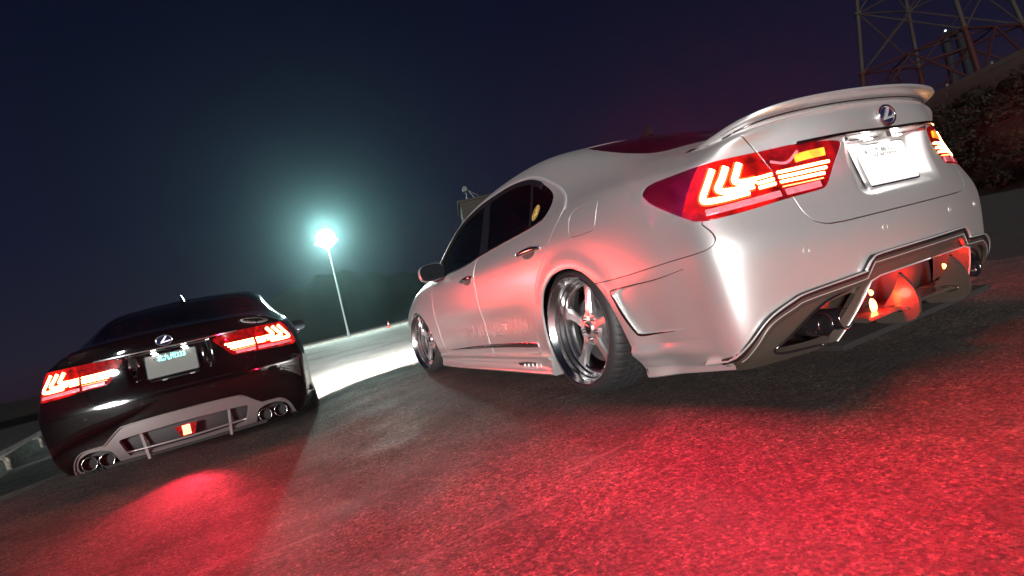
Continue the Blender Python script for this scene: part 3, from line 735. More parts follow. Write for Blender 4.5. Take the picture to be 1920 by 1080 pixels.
        o=mk('mirror_shell',V,F,paint if white else 'gloss_black',mr,auto=50); 
        Vg=[(math.copysign(abs(math.cos(2*math.pi*j/n))**.7,math.cos(2*math.pi*j/n))*.104,-.0565,math.copysign(abs(math.sin(2*math.pi*j/n))**.7,math.sin(2*math.pi*j/n))*.066) for j in range(n)]
        mk('mirror_glass',Vg,[tuple(range(n))],'tinted_glass',mr,smooth=False)
        b=MB(); b.box((-s*.10,.02,-.052),(.10,.05,.022)); b.build('mirror_arm','gloss_black',mr)
    # ------------------------------------------------ rear garnish, plate, emblem
    def rline(pts,n=6): return surf_line(pts,lambda x,z:rear(x,z),n)
    A,B=rline([(-.47,.888),(-.3,.886),(0,.884),(.3,.886),(.47,.888)],10); V,F=ribbon(A,B,.013,.012,0); mk('trunk_garnish',V,F,'dark_chrome' if white else 'chrome',car,auto=40)
    b=MB(); V,F=ribbon(*(lambda A,B:(A+B*.0,B))(*rline([(-.275,.867),(-.1,.866),(.1,.866),(.275,.867)],8)),.018,.006); b.add(V,F)
    gar=b.build('plate_lamp_housing','chrome',car)
    cam_=MB(); cam_.box((.0,-1.116,.862),(.034,.030,.022)); cam_.build('reversing_camera','gloss_black' if not white else 'grey_satin',car)
    pl=empty('number_plate',(0,0,0),parent=car); up=Vector((0,.036,.175)); cen=(0,-1.097,.756) 
    Mp=frame_at(cen,(1,0,0),up)
    def rrect(w,h,r,n=5):
        out=[]
        for cx,cy,a0 in ((w/2-r,h/2-r,0),(-w/2+r,h/2-r,90),(-w/2+r,-h/2+r,180),(w/2-r,-h/2+r,270)):
            for k in range(n+1): a=math.radians(a0+90*k/n); out.append((cx+r*math.cos(a),cy+r*math.sin(a)))
        return out
    b=MB(); b.prism(rrect(.344,.179,.012),-.012,.004); o=b.build('plate_frame','chrome',pl,auto=40); o.matrix_local=Mp
    b=MB(); b.prism(rrect(.330,.165,.010),.0042,.0062); o=b.build('plate_board','plate_white' if white else 'plate_dimmed',pl,auto=40); o.matrix_local=Mp
    tm='plate_text' if white else 'plate_cyan'
    t=text_mesh('plate_lettering','北九州333',tm,pl,Mp@Matrix.Translation((.004,.050,.0068)),.050,.0006,fit=.185,bold=.0005)
    if white: t['label']='faint grey plate lettering'
    b=MB(); b.bar((-.106,.054,.0062),(-.106,.054,.0075),.008,12); o=b.build('plate_seal','steel_grey',pl); o.matrix_local=Mp
    # plate lamps: two small lit lenses under the garnish
    for x in (-.10,.10):
        b=MB(); b.box((x,-1.108,.8565),(.035,.014,.004)); b.build('plate_lamp','led_white',car)
        ld=bpy.data.lights.new('plate_lamp_glow','AREA'); ld.size=.03; ld.energy=(PLATE_W if white else PLATE_B); ld.color=(1,.98,.95) if white else (.55,1,.95)
        lt=bpy.data.objects.new('plate_lamp_glow',ld); COL.objects.link(lt); lt.parent=car
        lt.matrix_local=Matrix.Translation((x*1.1,-1.130,.853))@Vector((0,.25,-1)).to_track_quat('-Z','Y').to_matrix().to_4x4()
    em=empty('emblem',(0,0,0),parent=car); p,nn=rear(-.01,.933); Me=frame_at(p+nn*.004,(1,0,0),Vector((0,0,1)))
    def ell(a,c,r,n=40,z=0): return tube([(a*math.cos(2*math.pi*k/n),c*math.sin(2*math.pi*k/n),z) for k in range(n)],r,8,True)
    V,F=ell(.052,.037,.0055,z=.003); o=mk('emblem_ring',V,F,'chrome',em); o.matrix_local=Me
    b=MB(); b.prism([(.050*math.cos(2*math.pi*k/36),.035*math.sin(2*math.pi*k/36)) for k in range(36)],-.004,.002); o=b.build('emblem_disc','emblem_blue',em); o.matrix_local=Me
    b=MB(); b.prism([(.012,.030),(.022,.027),(-.006,-.010),(.034,-.004),(.044,-.012),(-.026,-.020),(-.024,-.012)],.002,.007); o=b.build('emblem_letter','satin_chrome',em); o.matrix_local=Me
    # parking sensors
    for x,z in ((-.587,.503),(-.228,.514),(.228,.514),(.587,.503)):
        p,nn=rear(x,z); u=np.cross(nn,[0,0,1]); u/=np.linalg.norm(u); w=np.cross(u,nn)
        V,F=tube([p+nn*.0008+.0115*(u*math.cos(2*math.pi*k/18)+w*math.sin(2*math.pi*k/18)) for k in range(18)],.0011,6,True)
        b=MB(); b.add(V,F); b.bar(p-nn*.002,p+nn*.0012,.010,18); b.build('parking_sensor',paint if white else 'gloss_black',car,auto=40)
    # antenna fin on the roof
    p,_=top(0,.17); V=[];F=[]
    st=[(0,-.075,.075,.022),(.015,-.068,.055,.018),(.032,-.062,.030,.012),(.050,-.058,.005,.007),(.062,-.055,-.025,.003)]
    for z,y0,y1,w in st:
        for k in range(12):
            t=2*math.pi*k/12; V.append((w*math.sin(t),(y0+y1)/2+(y1-y0)/2*math.cos(t),p[2]-.004+z))
    for i in range(4):
        for j in range(12): j2=(j+1)%12; F.append((i*12+j,i*12+j2,(i+1)*12+j2,(i+1)*12+j))
    F.append(tuple(range(48,60)))
    V=[(a,b_+p[1],c) for a,b_,c in V]; mk('roof_antenna',V,F,'gloss_black',car,auto=60)
    # ------------------------------------------------ wheels
    for s in (-1,1):
        wheel(car,(s*(.908 if white else .945),.02,.335),s,5.0 if white else 7.0); wheel(car,(s*.900,2.975,.335),s,4.0,math.radians(8))
    # ------------------------------------------------ side skirts
    prof=[(-.895,.206),(-.940,.206),(-.951,.199),(-.950,.190),(-.935,.178),(-.920,.160),(-.918,.142),(-.938,.124),(-.952,.114),(-.953,.106),(-.930,.092),(-.86,.088)]
    V=[];F=[]; ys=[2.42,2.36,2.28,2.1,1.9,1.6,1.3,1.0,.75,.55,.42,.34,.30]; m=len(prof)
    for y in ys:
        k=ss(2.42,2.05,y) if False else float(np.clip((2.42-y)/.4,0,1)); kk=.25+.75*k
        e2=float(np.clip((.50-y)/.2,0,1))
        for j,(x,z) in enumerate(prof):
            xx=-.905+(x+.905)*kk; zz=z
            if 5<=j<=6: xx-=.022*e2
            V.append((xx,y,zz))
    for i in range(len(ys)-1):
        for j in range(m-1): F.append((i*m+j,(i+1)*m+j,(i+1)*m+j+1,i*m+j+1))
    F.append(tuple(range(m))); F.append(tuple(range((len(ys)-1)*m,len(ys)*m))[::-1])
    sk=both('side_skirt',V,F,paint,car,auto=50)
    V=[];F=[]; ys=np.linspace(-.452,-.88,24); lv=[(.262,-.004),(.246,.004),(.232,.013),(.215,.015),(.198,.006),(.17,-.004),(.14,-.006),(.120,-.004),(.104,-.006),(.095,-.03)]; m=len(lv)
    for y in ys:
        fade=1-float(np.clip((-.60-y)/-.25,0,1)) if False else float(np.clip((y+.85)/.25,0,1)); t_=(-.452-y)/.428
        for z,o_ in lv:
            zz=z if z>.15 else .15-(.15-z)*(1-.62*t_)
            p,nn_=side(y,max(zz,.150)); V.append((p[0]-(o_*(fade if z>.16 else 1)+.0015),y,zz))
    for i in range(len(ys)-1):
        for j in range(m-1): F.append((i*m+j,(i+1)*m+j,(i+1)*m+j+1,i*m+j+1))
    both('bumper_side_lip',V,F,paint,car,auto=60)
    A,B=surf_line([(.44,.268),(.8,.270),(1.15,.268),(1.6,.258),(2.06,.246)],lambda y,z:side(y,z),10)
    w=np.interp(np.linspace(0,1,len(A)),[0,.08,.7,1],[.030,.036,.022,.006]); V,F=ribbon(A,B,w,.007); both('door_lower_trim',V,F,'chrome',car,auto=40)
    if white:
        for s in (-1,1):
            b=MB()
            for k in range(5):
                y=.46+k*.055; b.box((s*.922,y,.142),(.014,.012,.030-.003*k),Matrix.Rotation(.5*s,3,'Z'))
            b.build('skirt_vent','chrome',car)
            b=MB(); b.prism([(.40,.150),(.46,.166),(.60,.164),(.78,.154),(.74,.128),(.60,.122),(.46,.122)],.9155,.9215,lambda u,v,h:(s*h,u,v)); b.build('skirt_vent_recess','matt_black',car)
    return car,hole,vent
SMX={}
# ---------------------------------------------------------------- rear ends of the two cars
def outline_band(poly,w,h,m,name,parent,lift=0,end=.10):
    pts=[p for p in poly if p[1]>.05]; A=spline([np.array(p) for p in pts],5); out=[];nn=[]
    for a in A:
        p,q=rear(*a)
        if p is None: p,q=near((a[0],-1.0,a[1]))
        out.append(p); nn.append(q)
    nn=np.array(nn)
    for _ in range(6): nn[1:-1]=(nn[:-2]+2*nn[1:-1]+nn[2:])/4
    nn/=np.linalg.norm(nn,axis=1)[:,None]
    V,F=ribbon(np.array(out),nn,w,h,lift); return mk(name,V,F,m,parent,auto=35)
def half_to_full(P): # order left..right
    return [(-x,z) for x,z in reversed(P) if x>1e-9]+list(P)
def shift_sm(s,d):  # push straight into the car along +y and slightly inwards
    return SM(s.V+np.array([0,d,0]),s.F,s.N)
def rear_white(car,hole,vent):
    HALFW=[(0,.406),(.10,.406),(.285,.403),(.315,.399),(.350,.362),(.373,.352),(.606,.337),(.667,.322),(.758,.285),(.812,.215),(.832,.165)]
    d=empty('rear_diffuser',(0,0,0),parent=car)
    # skin of the insert with its three openings
    ctr=symp([(0,.350),(.318,.345),(.350,.338),(.405,.318),(.50,.17),(.53,.02),(0,.02)])
    ex=[(.735,.175),(.70,.205),(.60,.272),(.535,.300),(.42,.315),(.390,.300),(.395,.270),(.43,.225),(.485,.165),(.53,.150),(.70,.155)]
    S=shift_sm(hole,.012)
    S=S.clip(-sdf(S.V[:,0],S.V[:,2],chaikin(ctr,1))); S=S.clip(-sdf(np.abs(S.V[:,0]),S.V[:,2],chaikin(ex,1)))
    S=S.clip(.125+np.clip(.45-np.abs(S.V[:,0]),0,.05)*.0-S.V[:,2])
    panel('diffuser_skin','dskin','bronze_paint',d,.03,S)
    # recessed dark backs of the openings
    B_=shift_sm(hole.clip(.175-hole.V[:,2]),.15); panel('diffuser_back','dback','matt_black',d,0,B_)
        # raised border, two-step
    outline_band(half_to_full(HALFW),.040,.010,'bronze_paint','diffuser_border',d,-.002)
    band_=lambda off:half_to_full([(0,.415+off),(.10,.415+off),(.29,.412+off),(.322+.6*off,.406+.7*off),(.357+.5*off,.369+.9*off),(.38,.361+off),(.608,.346+off),(.671+.3*off,.332+off),(.765+.5*off,.293+.8*off),(.818+.8*off,.224+.5*off),(.838+.8*off,.17)])
    for off in (-.012,.016): outline_band(band_(off),.0035,.011+(.010 if off>0 else 0),'satin_chrome','trim_line',d,-.001)
    outline_band(half_to_full([(0,.424),(.10,.424),(.29,.421),(.326,.414),(.362,.376),(.385,.370),(.61,.356),(.675,.341),(.772,.300),(.824,.232),(.845,.172)]),.020,.018,'gloss_black','diffuser_trim',d,-.002)
    for s in (-1,1):
        # pillar between the tail pipes and the centre opening, leaning forward to its foot
        T=Vector((s*.350,-1.140,.338)); Bt=Vector((s*.468,-1.025,.130)); E=Vector((s*.388,-1.126,.332)); Ft=Vector((s*.508,-1.0,.128)); N_=(Bt-T).cross(E-T).normalized(); N_*=(-1 if N_.y>0 else 1)
        n=10; V=[];F=[]
        for k in range(n+1):
            t=k/n; bow=math.sin(math.pi*t)*.010
            a_=T.lerp(Bt,t)+N_*bow; c_=E.lerp(Ft,t)+N_*bow*.5; f_=a_+Vector((-s*.012,.13,0)); V+=[tuple(c_-N_*.02),tuple(c_),tuple(a_),tuple(f_)]
        for k in range(n):
            for j in range(3): F.append((4*k+j,4*k+4+j,4*k+5+j,4*k+1+j))
        mk('diffuser_pillar',V,F,'bronze_paint',d,auto=35)
        pts=[Vector((0,-1.166,.352)),Vector((s*.16,-1.162,.351)),Vector((s*.30,-1.148,.348))]+[T.lerp(Bt,k/10)+N_*(math.sin(math.pi*k/10)*.010+.002) for k in range(11)]
        V,F=tube(pts,.0032,6); mk('opening_rim',V,F,'satin_chrome',d)
        Q=[]
        for x,z in spline([np.array(p) for p in [(.40,.330),(.46,.320),(.53,.306),(.60,.272),(.70,.205),(.735,.178),(.70,.157),(.60,.150),(.53,.146)]],5):
            p,n_=rear(s*x,max(z,.145)); Q.append(p-n_*.006)
        V,F=tube(Q,.004,6); mk('outlet_rim',V,F,'gloss_black',d)
        # smooth outlet shroud behind the rim
        V=[];F=[]; m=len(Q)
        for q in Q: V+=[tuple(q),tuple(np.array(q)*[.93,1,1]+np.array([0,.13,.012 if q[2]<.2 else -.02]))]
        for k in range(m-1): F.append((2*k,2*k+2,2*k+3,2*k+1))
        mk('outlet_shroud',V,F,'gloss_black',d)
        # tail pipes
        for x in (.450,.540):
            V,F=lathe_y([(.035,.12),(.035,.004),(.037,0),(.0405,0),(.0415,.006),(.0415,.12)],40)
            V=[(s*x+v[1],-1.082+(.020 if x>.5 else 0)+v[0],.226+v[2]*1.0) for v in V]; e=empty('tail_pipe',(0,0,0),parent=d)
            mk('pipe_tube',V,F,'gloss_black',e,auto=40)
            y_=-1.082+(.020 if x>.5 else 0)
            V,F=tube([(s*x+.039*math.cos(2*math.pi*k/32),y_-.001,.226+.039*math.sin(2*math.pi*k/32)) for k in range(32)],.0022,6,True); mk('pipe_lip',V,F,'dark_chrome',e)
            b=MB(); b.bar((s*x,y_+.05,.226),(s*x,y_+.055,.226),.0355,24); b.build('pipe_inside','inner_dark',e)
    # curved vertical fins and the blade between them
    fin=[(-1.150,.332),(-1.172,.300),(-1.188,.262),(-1.194,.222),(-1.188,.182),(-1.168,.155),(-1.12,.143),(-1.03,.146),(-1.015,.165),(-1.055,.20),(-1.10,.25),(-1.132,.295),(-1.146,.332)]
    f2=chaikin(fin,2)
    for x in (-.182,.182):
        b=MB(); b.prism([tuple(p) for p in f2],x-.007,x+.007,lambda u,v,h:(h,u,v)); b.build('diffuser_fin','bronze_paint',d,auto=40)
        b=MB(); b.bar((x,-1.145,.330),(x,-1.152,.330),.006,12); b.build('fin_bolt','gloss_black',d)
    for x0,x1 in ((-.385,-.192),(-.172,.172),(.192,.385)):
        b=MB(); b.prism([(-1.128,.196),(-1.120,.206),(-1.06,.213),(-1.0,.213),(-1.0,.200),(-1.118,.190)],x0,x1,lambda u,v,h:(h,u,v)); b.build('diffuser_blade','bronze_paint',d)
    for x in (-.182,.182):
        for s in (-1,1):
            if abs(x)>.3 and s*x>0: continue
            V,F=tube([(x+s*.0085,-1.115+.026*math.cos(t)*1.4,.200+.012*math.sin(t)) for t in np.linspace(0,2*math.pi,20)[:-1]],.002,6,True); mk('blade_mount',V,F,'dark_chrome',d)
    # red fog lamps set in both sides of the centre opening
    for s in (-1,1):
        fl=empty('fog_lamp',(0,0,0),parent=car)
        for q,(z,r) in enumerate(((.232,.019),(.282,.008))):
            V=[];F=[]
            for i in range(5):
                for j in range(16):
                    a=math.pi/2*i/4; t=2*math.pi*j/16; rr=r*math.cos(a)
                    V.append((s*(.268-.004*q)+rr*math.cos(t),-1.075-.012*math.sin(a),z+rr*1.5*math.sin(t)))
            for i in range(4):
                for j in range(16): j2=(j+1)%16; F.append((i*16+j,i*16+j2,(i+1)*16+j2,(i+1)*16+j))
            mk('fog_bulb',V,F,'led_hot',fl)
        ld=bpy.data.lights.new('fog_glow','POINT'); ld.energy=FOG_W; ld.color=(1,.012,.008); ld.shadow_soft_size=.02
        lt=bpy.data.objects.new('fog_glow',ld); COL.objects.link(lt); lt.parent=fl; lt.location=(s*.268,-1.11,.245)
    # ducktail wing on the boot lid
    ts=np.linspace(-1,1,61); V=[];F=[]
    for t in ts:
        a=abs(t); x=.69*t
        ye=-1.158+.12*a**2+.20*a**10; yf=-.905+.16*a**3; zt=1.052-.020*a**3-.052*a**14
        tz=lambda y:top(min(.66,abs(x))*(1 if x>0 else -1),y)
        p,_=tz(max(yf,-1.05)); zf=(p[2] if p is not None else 1.0)-.004; p2,_=tz(max(ye+.085,-1.07)); zb=(p2[2] if p2 is not None else .98)
        if a>.9: k=(a-.9)/.1; zf=zf-.010*k
        low=zt-.022+.008*a**14
        zb=min(zb,low-.012)-.020*a**6
        prof=[(yf,zf),(yf-.05,zf+.006),(ye+.11,zf+.45*(zt-zf)),(ye+.05,zf+.78*(zt-zf)),(ye+.012,zt),(ye,zt-.004),(ye-.002,zt-.014),(ye+.004,low+.004),(ye+.014,low),(ye+.05,low-.004),(ye+.075,zb),(ye+.085,zb-.012),(yf-.03,zf-.02)]
        for y,z in prof: V.append((x,y,z))
    m=len(prof)
    for i in range(len(ts)-1):
        for j in range(m): j2=(j+1)%m; F.append((i*m+j,i*m+j2,(i+1)*m+j2,(i+1)*m+j))
    F.append(tuple(range(m))); F.append(tuple(range((len(ts)-1)*m,len(ts)*m))[::-1])
    o=mk('rear_wing',V,F,'silver_paint',car,smooth=False); bm=bmesh.new(); bm.from_mesh(o.data); bmesh.ops.recalc_face_normals(bm,faces=bm.faces); bm.to_mesh(o.data); bm.free(); o.data.shade_smooth(); o.data.set_sharp_from_angle(angle=math.radians(42))
    A=[];
    for t in np.linspace(-.93,.93,50):
        a=abs(t); A.append((.69*t,-1.158+.12*a**2+.20*a**10+.050,1.052-.020*a**3-.052*a**14-.036))
    V,F=tube(A,.0035,6); mk('wing_seal',V,F,'gloss_black',car)
    # shallow side scoop panels with a dark edge
    f=lambda V:np.clip((-.43-V[:,1])/.33,0,1)
    if vent is not None:
        dpt=-.020*(1-f(vent.V))**1.0
        for s in (-1,1):
            hv=vent.half(s); dd=-.020*(1-f(hv.V)); panel('scoop_panel','scoop'+str(s),'silver_paint',car,.012,hv.off(dd))
    ln=[(-.83,.538),(-.70,.521),(-.55,.515),(-.43,.509),(-.408,.500),(-.42,.468),(-.455,.395),(-.500,.315),(-.512,.303),(-.55,.299),(-.70,.306)]
    A,B=surf_line(ln,lambda y,z:side(y,z),5); w=np.interp(np.linspace(0,1,len(A)),[0,.35,.6,.9,1],[.002,.006,.013,.009,.002]); V,F=ribbon(A,B,w,.002,-.001); both('scoop_edge',V,F,'dark_chrome',car,auto=40)
    # printed sponsor lettering on the doors (left side), gold sticker on the quarter window
    def wrap(o,s,yc,zc,wscale,h):
        pass
    for txt,y0,z0,size,fit in (('MARKET',1.18,.375,.115,.78),('910.',.60,.385,.15,.26)):
        t=text_mesh('door_lettering',txt,'ghost_print',car,None,size,.0,outline=.0016,fit=fit)
        for v in t.data.vertices:
            p,n=side(y0-v.co.x,z0+v.co.y*1.05); q=p+n*(.0006+.5*abs(v.co.z)); v.co=q
        t['label']='outlined lettering on the doors'
    cen=(.305,1.015); b=MB()
    def pw(a,r): 
        p,n=side(cen[0]+r*math.cos(a)*.9,cen[1]+r*math.sin(a)); return p-n*.0048
    for r in (.019,): 
        V,F=tube([pw(2*math.pi*k/24,r) for k in range(24)],.0016,5,True); b.add(V,F)
    for k in range(16):
        a=2*math.pi*k/16; V,F=tube([pw(a,.006),pw(a,.034)],.0013,5); b.add(V,F)
        V,F=tube([pw(a+t*.17,.036+.006*math.cos(t*1.5)) for t in np.linspace(-1,1,6)],.0013,5); b.add(V,F)
    b.build('window_sticker','gold_print',car)
mat('led_hot',(1,.6,.3),.3,emis=(1,.24,.04),estr=10)
def rear_black(car,hole,_):
    d=empty('rear_diffuser',(0,0,0),parent=car)
    ctr=symp([(0,.318),(.30,.308),(.425,.300),(.430,.29),(.392,.170),(.385,.160),(.15,.150),(0,.150)])
    low=symp([(0,.138),(.36,.148),(.33,.05),(0,.05)])
    ex=[(.47,.19),(.49,.24),(.55,.262),(.64,.262),(.70,.23),(.722,.17),(.715,.12),(.45,.12)]
    S=shift_sm(hole,.006); S=S.clip(.115-S.V[:,2]); S=S.clip(-sdf(S.V[:,0],S.V[:,2],chaikin(ctr,1))); S=S.clip(-sdf(np.abs(S.V[:,0]),S.V[:,2],chaikin(ex,1)))
    S=S.clip(-np.maximum(S.V[:,2]-.135,np.abs(S.V[:,0])-.36))
    panel('diffuser_frame','bskin','grey_satin',d,.03,S)
    B_=shift_sm(hole,.07); panel('diffuser_back','bback','matt_black',d,0,B_)
    outline_band(half_to_full([(0,.402),(.20,.400),(.37,.390),(.42,.370),(.515,.294),(.56,.288),(.66,.279),(.715,.232),(.745,.155),(.752,.12)]),.008,.010,'grey_satin','diffuser_edge',d,-.002)
    P0=lambda x,z:(x,rear(x,max(z,.14))[0][1]+.012,z)
    for z0,z1,nm in ((.190,.196,'grille_bar'),(.135,.141,'grille_bar')):
        pts=[P0(x,z0+(z1-z0)*abs(x)/.4) for x in np.linspace(-.40,.40,17)]
        V,F=tube(pts,.0085,8); mk(nm,V,F,'grey_satin',d)
    for x in (-.285,.285):
        b=MB(); a=Vector(P0(x,.30)); c=Vector(P0(x*.97,.115)); b.box((a+c)/2,(.018,.020,.195),Matrix.Rotation(.1*(-1 if x>0 else 1)*-1,3,'Y')); b.build('grille_strut','grey_satin',d)
    for s in (-1,1):
        for x in (.528,.643):
            e=empty('tail_pipe',(0,0,0),parent=d); y_=rear(s*x,.19)[0][1]+.004+(.0 if x<.6 else .006)
            V,F=lathe_y([(.042,.10),(.042,.004),(.044,0),(.049,0),(.050,.006),(.050,.10)],40)
            V=[(s*x+v[1],y_+v[0],.183+v[2]) for v in V]; mk('pipe_tube',V,F,'gloss_black',e,auto=40)
            V,F=tube([(s*x+.047*math.cos(2*math.pi*k/32),y_-.001,.183+.047*math.sin(2*math.pi*k/32)) for k in range(32)],.0022,6,True); mk('pipe_lip',V,F,'chrome',e)
            b=MB(); b.bar((s*x,y_+.04,.183),(s*x,y_+.045,.183),.0425,24); b.build('pipe_inside','inner_dark',e)
    fl=empty('fog_lamp',(0,0,0),parent=car); y_=rear(0,.25)[0][1]
    b=MB(); b.prism([(-.075,.285),(.075,.285),(.045,.205),(-.045,.205)],y_+.0,y_+.03,lambda u,v,h:(u,h,v)); b.build('fog_lens','lens_red',fl)
    for i in range(3):
        for j in range(5):
            b=MB(); b.box((-.018+.018*i,y_-.003,.218+.0145*j),(.014,.008,.011)); b.build('fog_led','led_red' if (i+j)%7 else 'led_hot',fl)
    ld=bpy.data.lights.new('fog_glow','SPOT'); ld.energy=FOG_B; ld.spot_size=math.radians(46); ld.spot_blend=1.0; ld.color=(1,.03,.06); ld.shadow_soft_size=.04
    lt=bpy.data.objects.new('fog_glow',ld); COL.objects.link(lt); lt.parent=fl; lt.matrix_local=Matrix.Translation((0,y_-.02,.25))@Vector((.04,-1,-.12)).to_track_quat('-Z','Y').to_matrix().to_4x4()
    # small lip on the boot lid
    pts=[];nn=[]
    for t in np.linspace(-1,1,41):
        x=.62*t; y=-1.095+.115*abs(t)**2.4; p,n=top(x,y+.01); pts.append(p); nn.append((0,-.35,.94))
    V,F=ribbon(pts,nn,.045,.014,-.003); mk('boot_lip',V,F,'black_paint',car,auto=40)
# ---------------------------------------------------------------- headlights of the silver car light the ground ahead
def headlamp_glow(car,e):
    for s in (-1,1):
        ld=bpy.data.lights.new('headlight_beam','SPOT'); ld.energy=e; ld.spot_size=math.radians(84); ld.spot_blend=.25; ld.color=(1,.985,.94); ld.shadow_soft_size=.06
        lt=bpy.data.objects.new('headlight_beam',ld); COL.objects.link(lt); lt.parent=car
        lt.matrix_local=Matrix.Translation((s*.66,3.72,.64))@Vector((-.58,1,-.34)).to_track_quat('-Z','Y').to_matrix().to_4x4()@Matrix.Diagonal((1.7,.45,1,1))
# ================================================================ setting
def gz(x,y):
    x=np.asarray(x,float); y=np.asarray(y,float)
    edge=x+.193*(y-8)+6.55
    return -.068*(1-ss(-2.15,-1.35,x))*ss(-1.6,1.2,y)-2.2*(1-ss(-.5,0,edge))
def ground():
    def axis(a,b,st,far,g=1.13):
        v=list(np.arange(a,b,st)); s=st; x=b
        while x<far: v.append(x); s*=g; x+=s
        s=st; x=a-st; L=[]
        while x>-far: L.append(x); s*=g; x-=s
        return np.array(sorted(L)+v)
    xs=axis(-6,3.2,.035,900); ys=axis(-2.2,6.5,.035,900)
    X,Y=np.meshgrid(xs,ys); Z=gz(X,Y)
    n1=np.sin(X*1.7+np.sin(Y*1.3)*1.4)*np.cos(Y*1.1+np.sin(X*.8))
    k=np.exp(-((X+1.5)/30)**2-((Y-2)/30)**2)
    Z+=.004*n1*k+rng.normal(0,.0011,Z.shape)*(np.abs(X+1.4)<4.6)*(np.abs(Y-2.1)<4.4)
    V=np.stack([X,Y,Z],-1).reshape(-1,3); a=np.arange(len(ys)-1)[:,None]*len(xs)+np.arange(len(xs)-1)[None]; a=a.ravel()
    F=np.stack([a,a+1,a+1+len(xs),a+len(xs)],1)
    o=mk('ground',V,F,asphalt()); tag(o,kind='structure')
def asphalt():
    m=bpy.data.materials.new('asphalt'); m.use_nodes=True; nt=m.node_tree; p=nt.nodes['Principled BSDF']; L=nt.links.new; N=nt.nodes.new
    tc=N('ShaderNodeTexCoord'); co=tc.outputs['Object']
    def noise(sc,det=6,rough=.6,src=co):
        n=N('ShaderNodeTexNoise'); n.inputs['Scale'].default_value=sc; n.inputs['Detail'].default_value=det; n.inputs['Roughness'].default_value=rough; L(src,n.inputs[0]); return n.outputs[0]
    def ramp(src,stops):
        r=N('ShaderNodeValToRGB'); e=r.color_ramp.elements; e[0].position=stops[0][0]; e[0].color=(*stops[0][1],1); e[1].position=stops[-1][0]; e[1].color=(*stops[-1][1],1)
        for q,c in stops[1:-1]: k=e.new(q); k.color=(*c,1)
        L(src,r.inputs[0]); return r.outputs[0]
    def mix(f,a,b,mode='MIX'):
        x=N('ShaderNodeMix'); x.data_type='RGBA'; x.blend_type=mode
        if isinstance(f,float): x.inputs[0].default_value=f
        else: L(f,x.inputs[0])
        L(a,x.inputs[6]); L(b,x.inputs[7]); return x.outputs[2]
    def math_(op,a,b):
        x=N('ShaderNodeMath'); x.operation=op
        for i,v in enumerate((a,b)):
            if isinstance(v,(int,float)): x.inputs[i].default_value=v
            else: L(v,x.inputs[i])
        return x.outputs[0]
    g=lambda v:(v,v*.97,v*.94)
    base=ramp(noise(1.1,5),[(.3,g(.060)),(.7,g(.115))])
    grain=ramp(noise(105,5,.85),[(.36,g(.12)),(.46,g(.7)),(.56,g(1.2)),(.68,g(2.2))])
    base=mix(1.0,base,grain,'MULTIPLY')
    patch=ramp(noise(2.6,9,.74),[(.36,g(.5)),(.50,g(.95)),(.66,g(1.5))]); base=mix(1.0,base,patch,'MULTIPLY')
    spots=ramp(noise(13,6,.8),[(.38,g(.5)),(.475,g(1.0)),(.60,g(1.15))]); base=mix(1.0,base,spots,'MULTIPLY')
    pb=N('ShaderNodeTexVoronoi'); pb.inputs['Scale'].default_value=130; L(co,pb.inputs[0]); sb=N('ShaderNodeSeparateColor'); L(pb.outputs['Color'],sb.inputs[0])
    base=mix(1.0,base,ramp(sb.outputs[0],[(.0,g(.28)),(.35,g(.75)),(.85,g(1.15)),(1.0,g(2.3))]),'MULTIPLY')
    pits=ramp(noise(54,6,.75),[(.425,g(.08)),(.455,g(.9)),(.60,g(1.3))]); base=mix(1.0,base,pits,'MULTIPLY')
    wv=N('ShaderNodeMapping'); L(co,wv.inputs[0]); nz=N('ShaderNodeTexNoise'); nz.inputs['Scale'].default_value=2.2; nz.inputs['Detail'].default_value=5; L(co,nz.inputs[0])
    vm=N('ShaderNodeVectorMath'); vm.operation='MULTIPLY_ADD'; L(nz.outputs['Color'],vm.inputs[0]); vm.inputs[1].default_value=(.55,.55,0); L(wv.outputs[0],vm.inputs[2])
    ck=N('ShaderNodeTexVoronoi'); ck.feature='DISTANCE_TO_EDGE'; ck.inputs['Scale'].default_value=.62; L(vm.outputs[0],ck.inputs[0])
    crack=ramp(ck.outputs['Distance'],[(.0005,g(.5)),(.005,g(1.0))]); base=mix(1.0,base,crack,'MULTIPLY')
    # pits
    v=N('ShaderNodeTexVoronoi'); v.inputs['Scale'].default_value=62; L(co,v.inputs[0]); vs=ramp(v.outputs['Distance'],[(.10,g(.25)),(.24,g(1.0))])
    pm=ramp(noise(7,3),[(.50,g(0)),(.62,g(1))]); base=mix(pm,base,mix(1.0,base,vs,'MULTIPLY'))
    # long pale scratches, running with the car and across
    def scratch(rot,sc,thr):
        mp=N('ShaderNodeMapping'); mp.inputs['Rotation'].default_value=(0,0,rot); mp.inputs['Scale'].default_value=sc; L(co,mp.inputs[0])
        return ramp(noise(1.0,3,.55,mp.outputs[0]),[(thr,g(0)),(thr+.02,g(1)),(thr+.045,g(0))])
    s1=scratch(.62,(.8,9,1),.66); s2=scratch(-.35,(.6,7,1),.68)
    sm=math_('MULTIPLY',math_('MAXIMUM',s1,s2),math_('MULTIPLY',noise(38,4,.8),.7))
    pale=N('ShaderNodeRGB'); pale.outputs[0].default_value=(.26,.25,.235,1); base=mix(sm,base,pale.outputs[0])
    # paler ground further out, a brightly lit stretch put into the colour
    sx=N('ShaderNodeSeparateXYZ'); L(co,sx.inputs[0])
    far=math_('ADD',sx.outputs['Y'],math_('MULTIPLY',noise(.9,5),1.2)); far=math_('ADD',far,math_('MULTIPLY',sx.outputs['X'],-.1))
    mr=N('ShaderNodeMapRange'); mr.inputs[1].default_value=6.0; mr.inputs[2].default_value=8.0; L(far,mr.inputs[0])
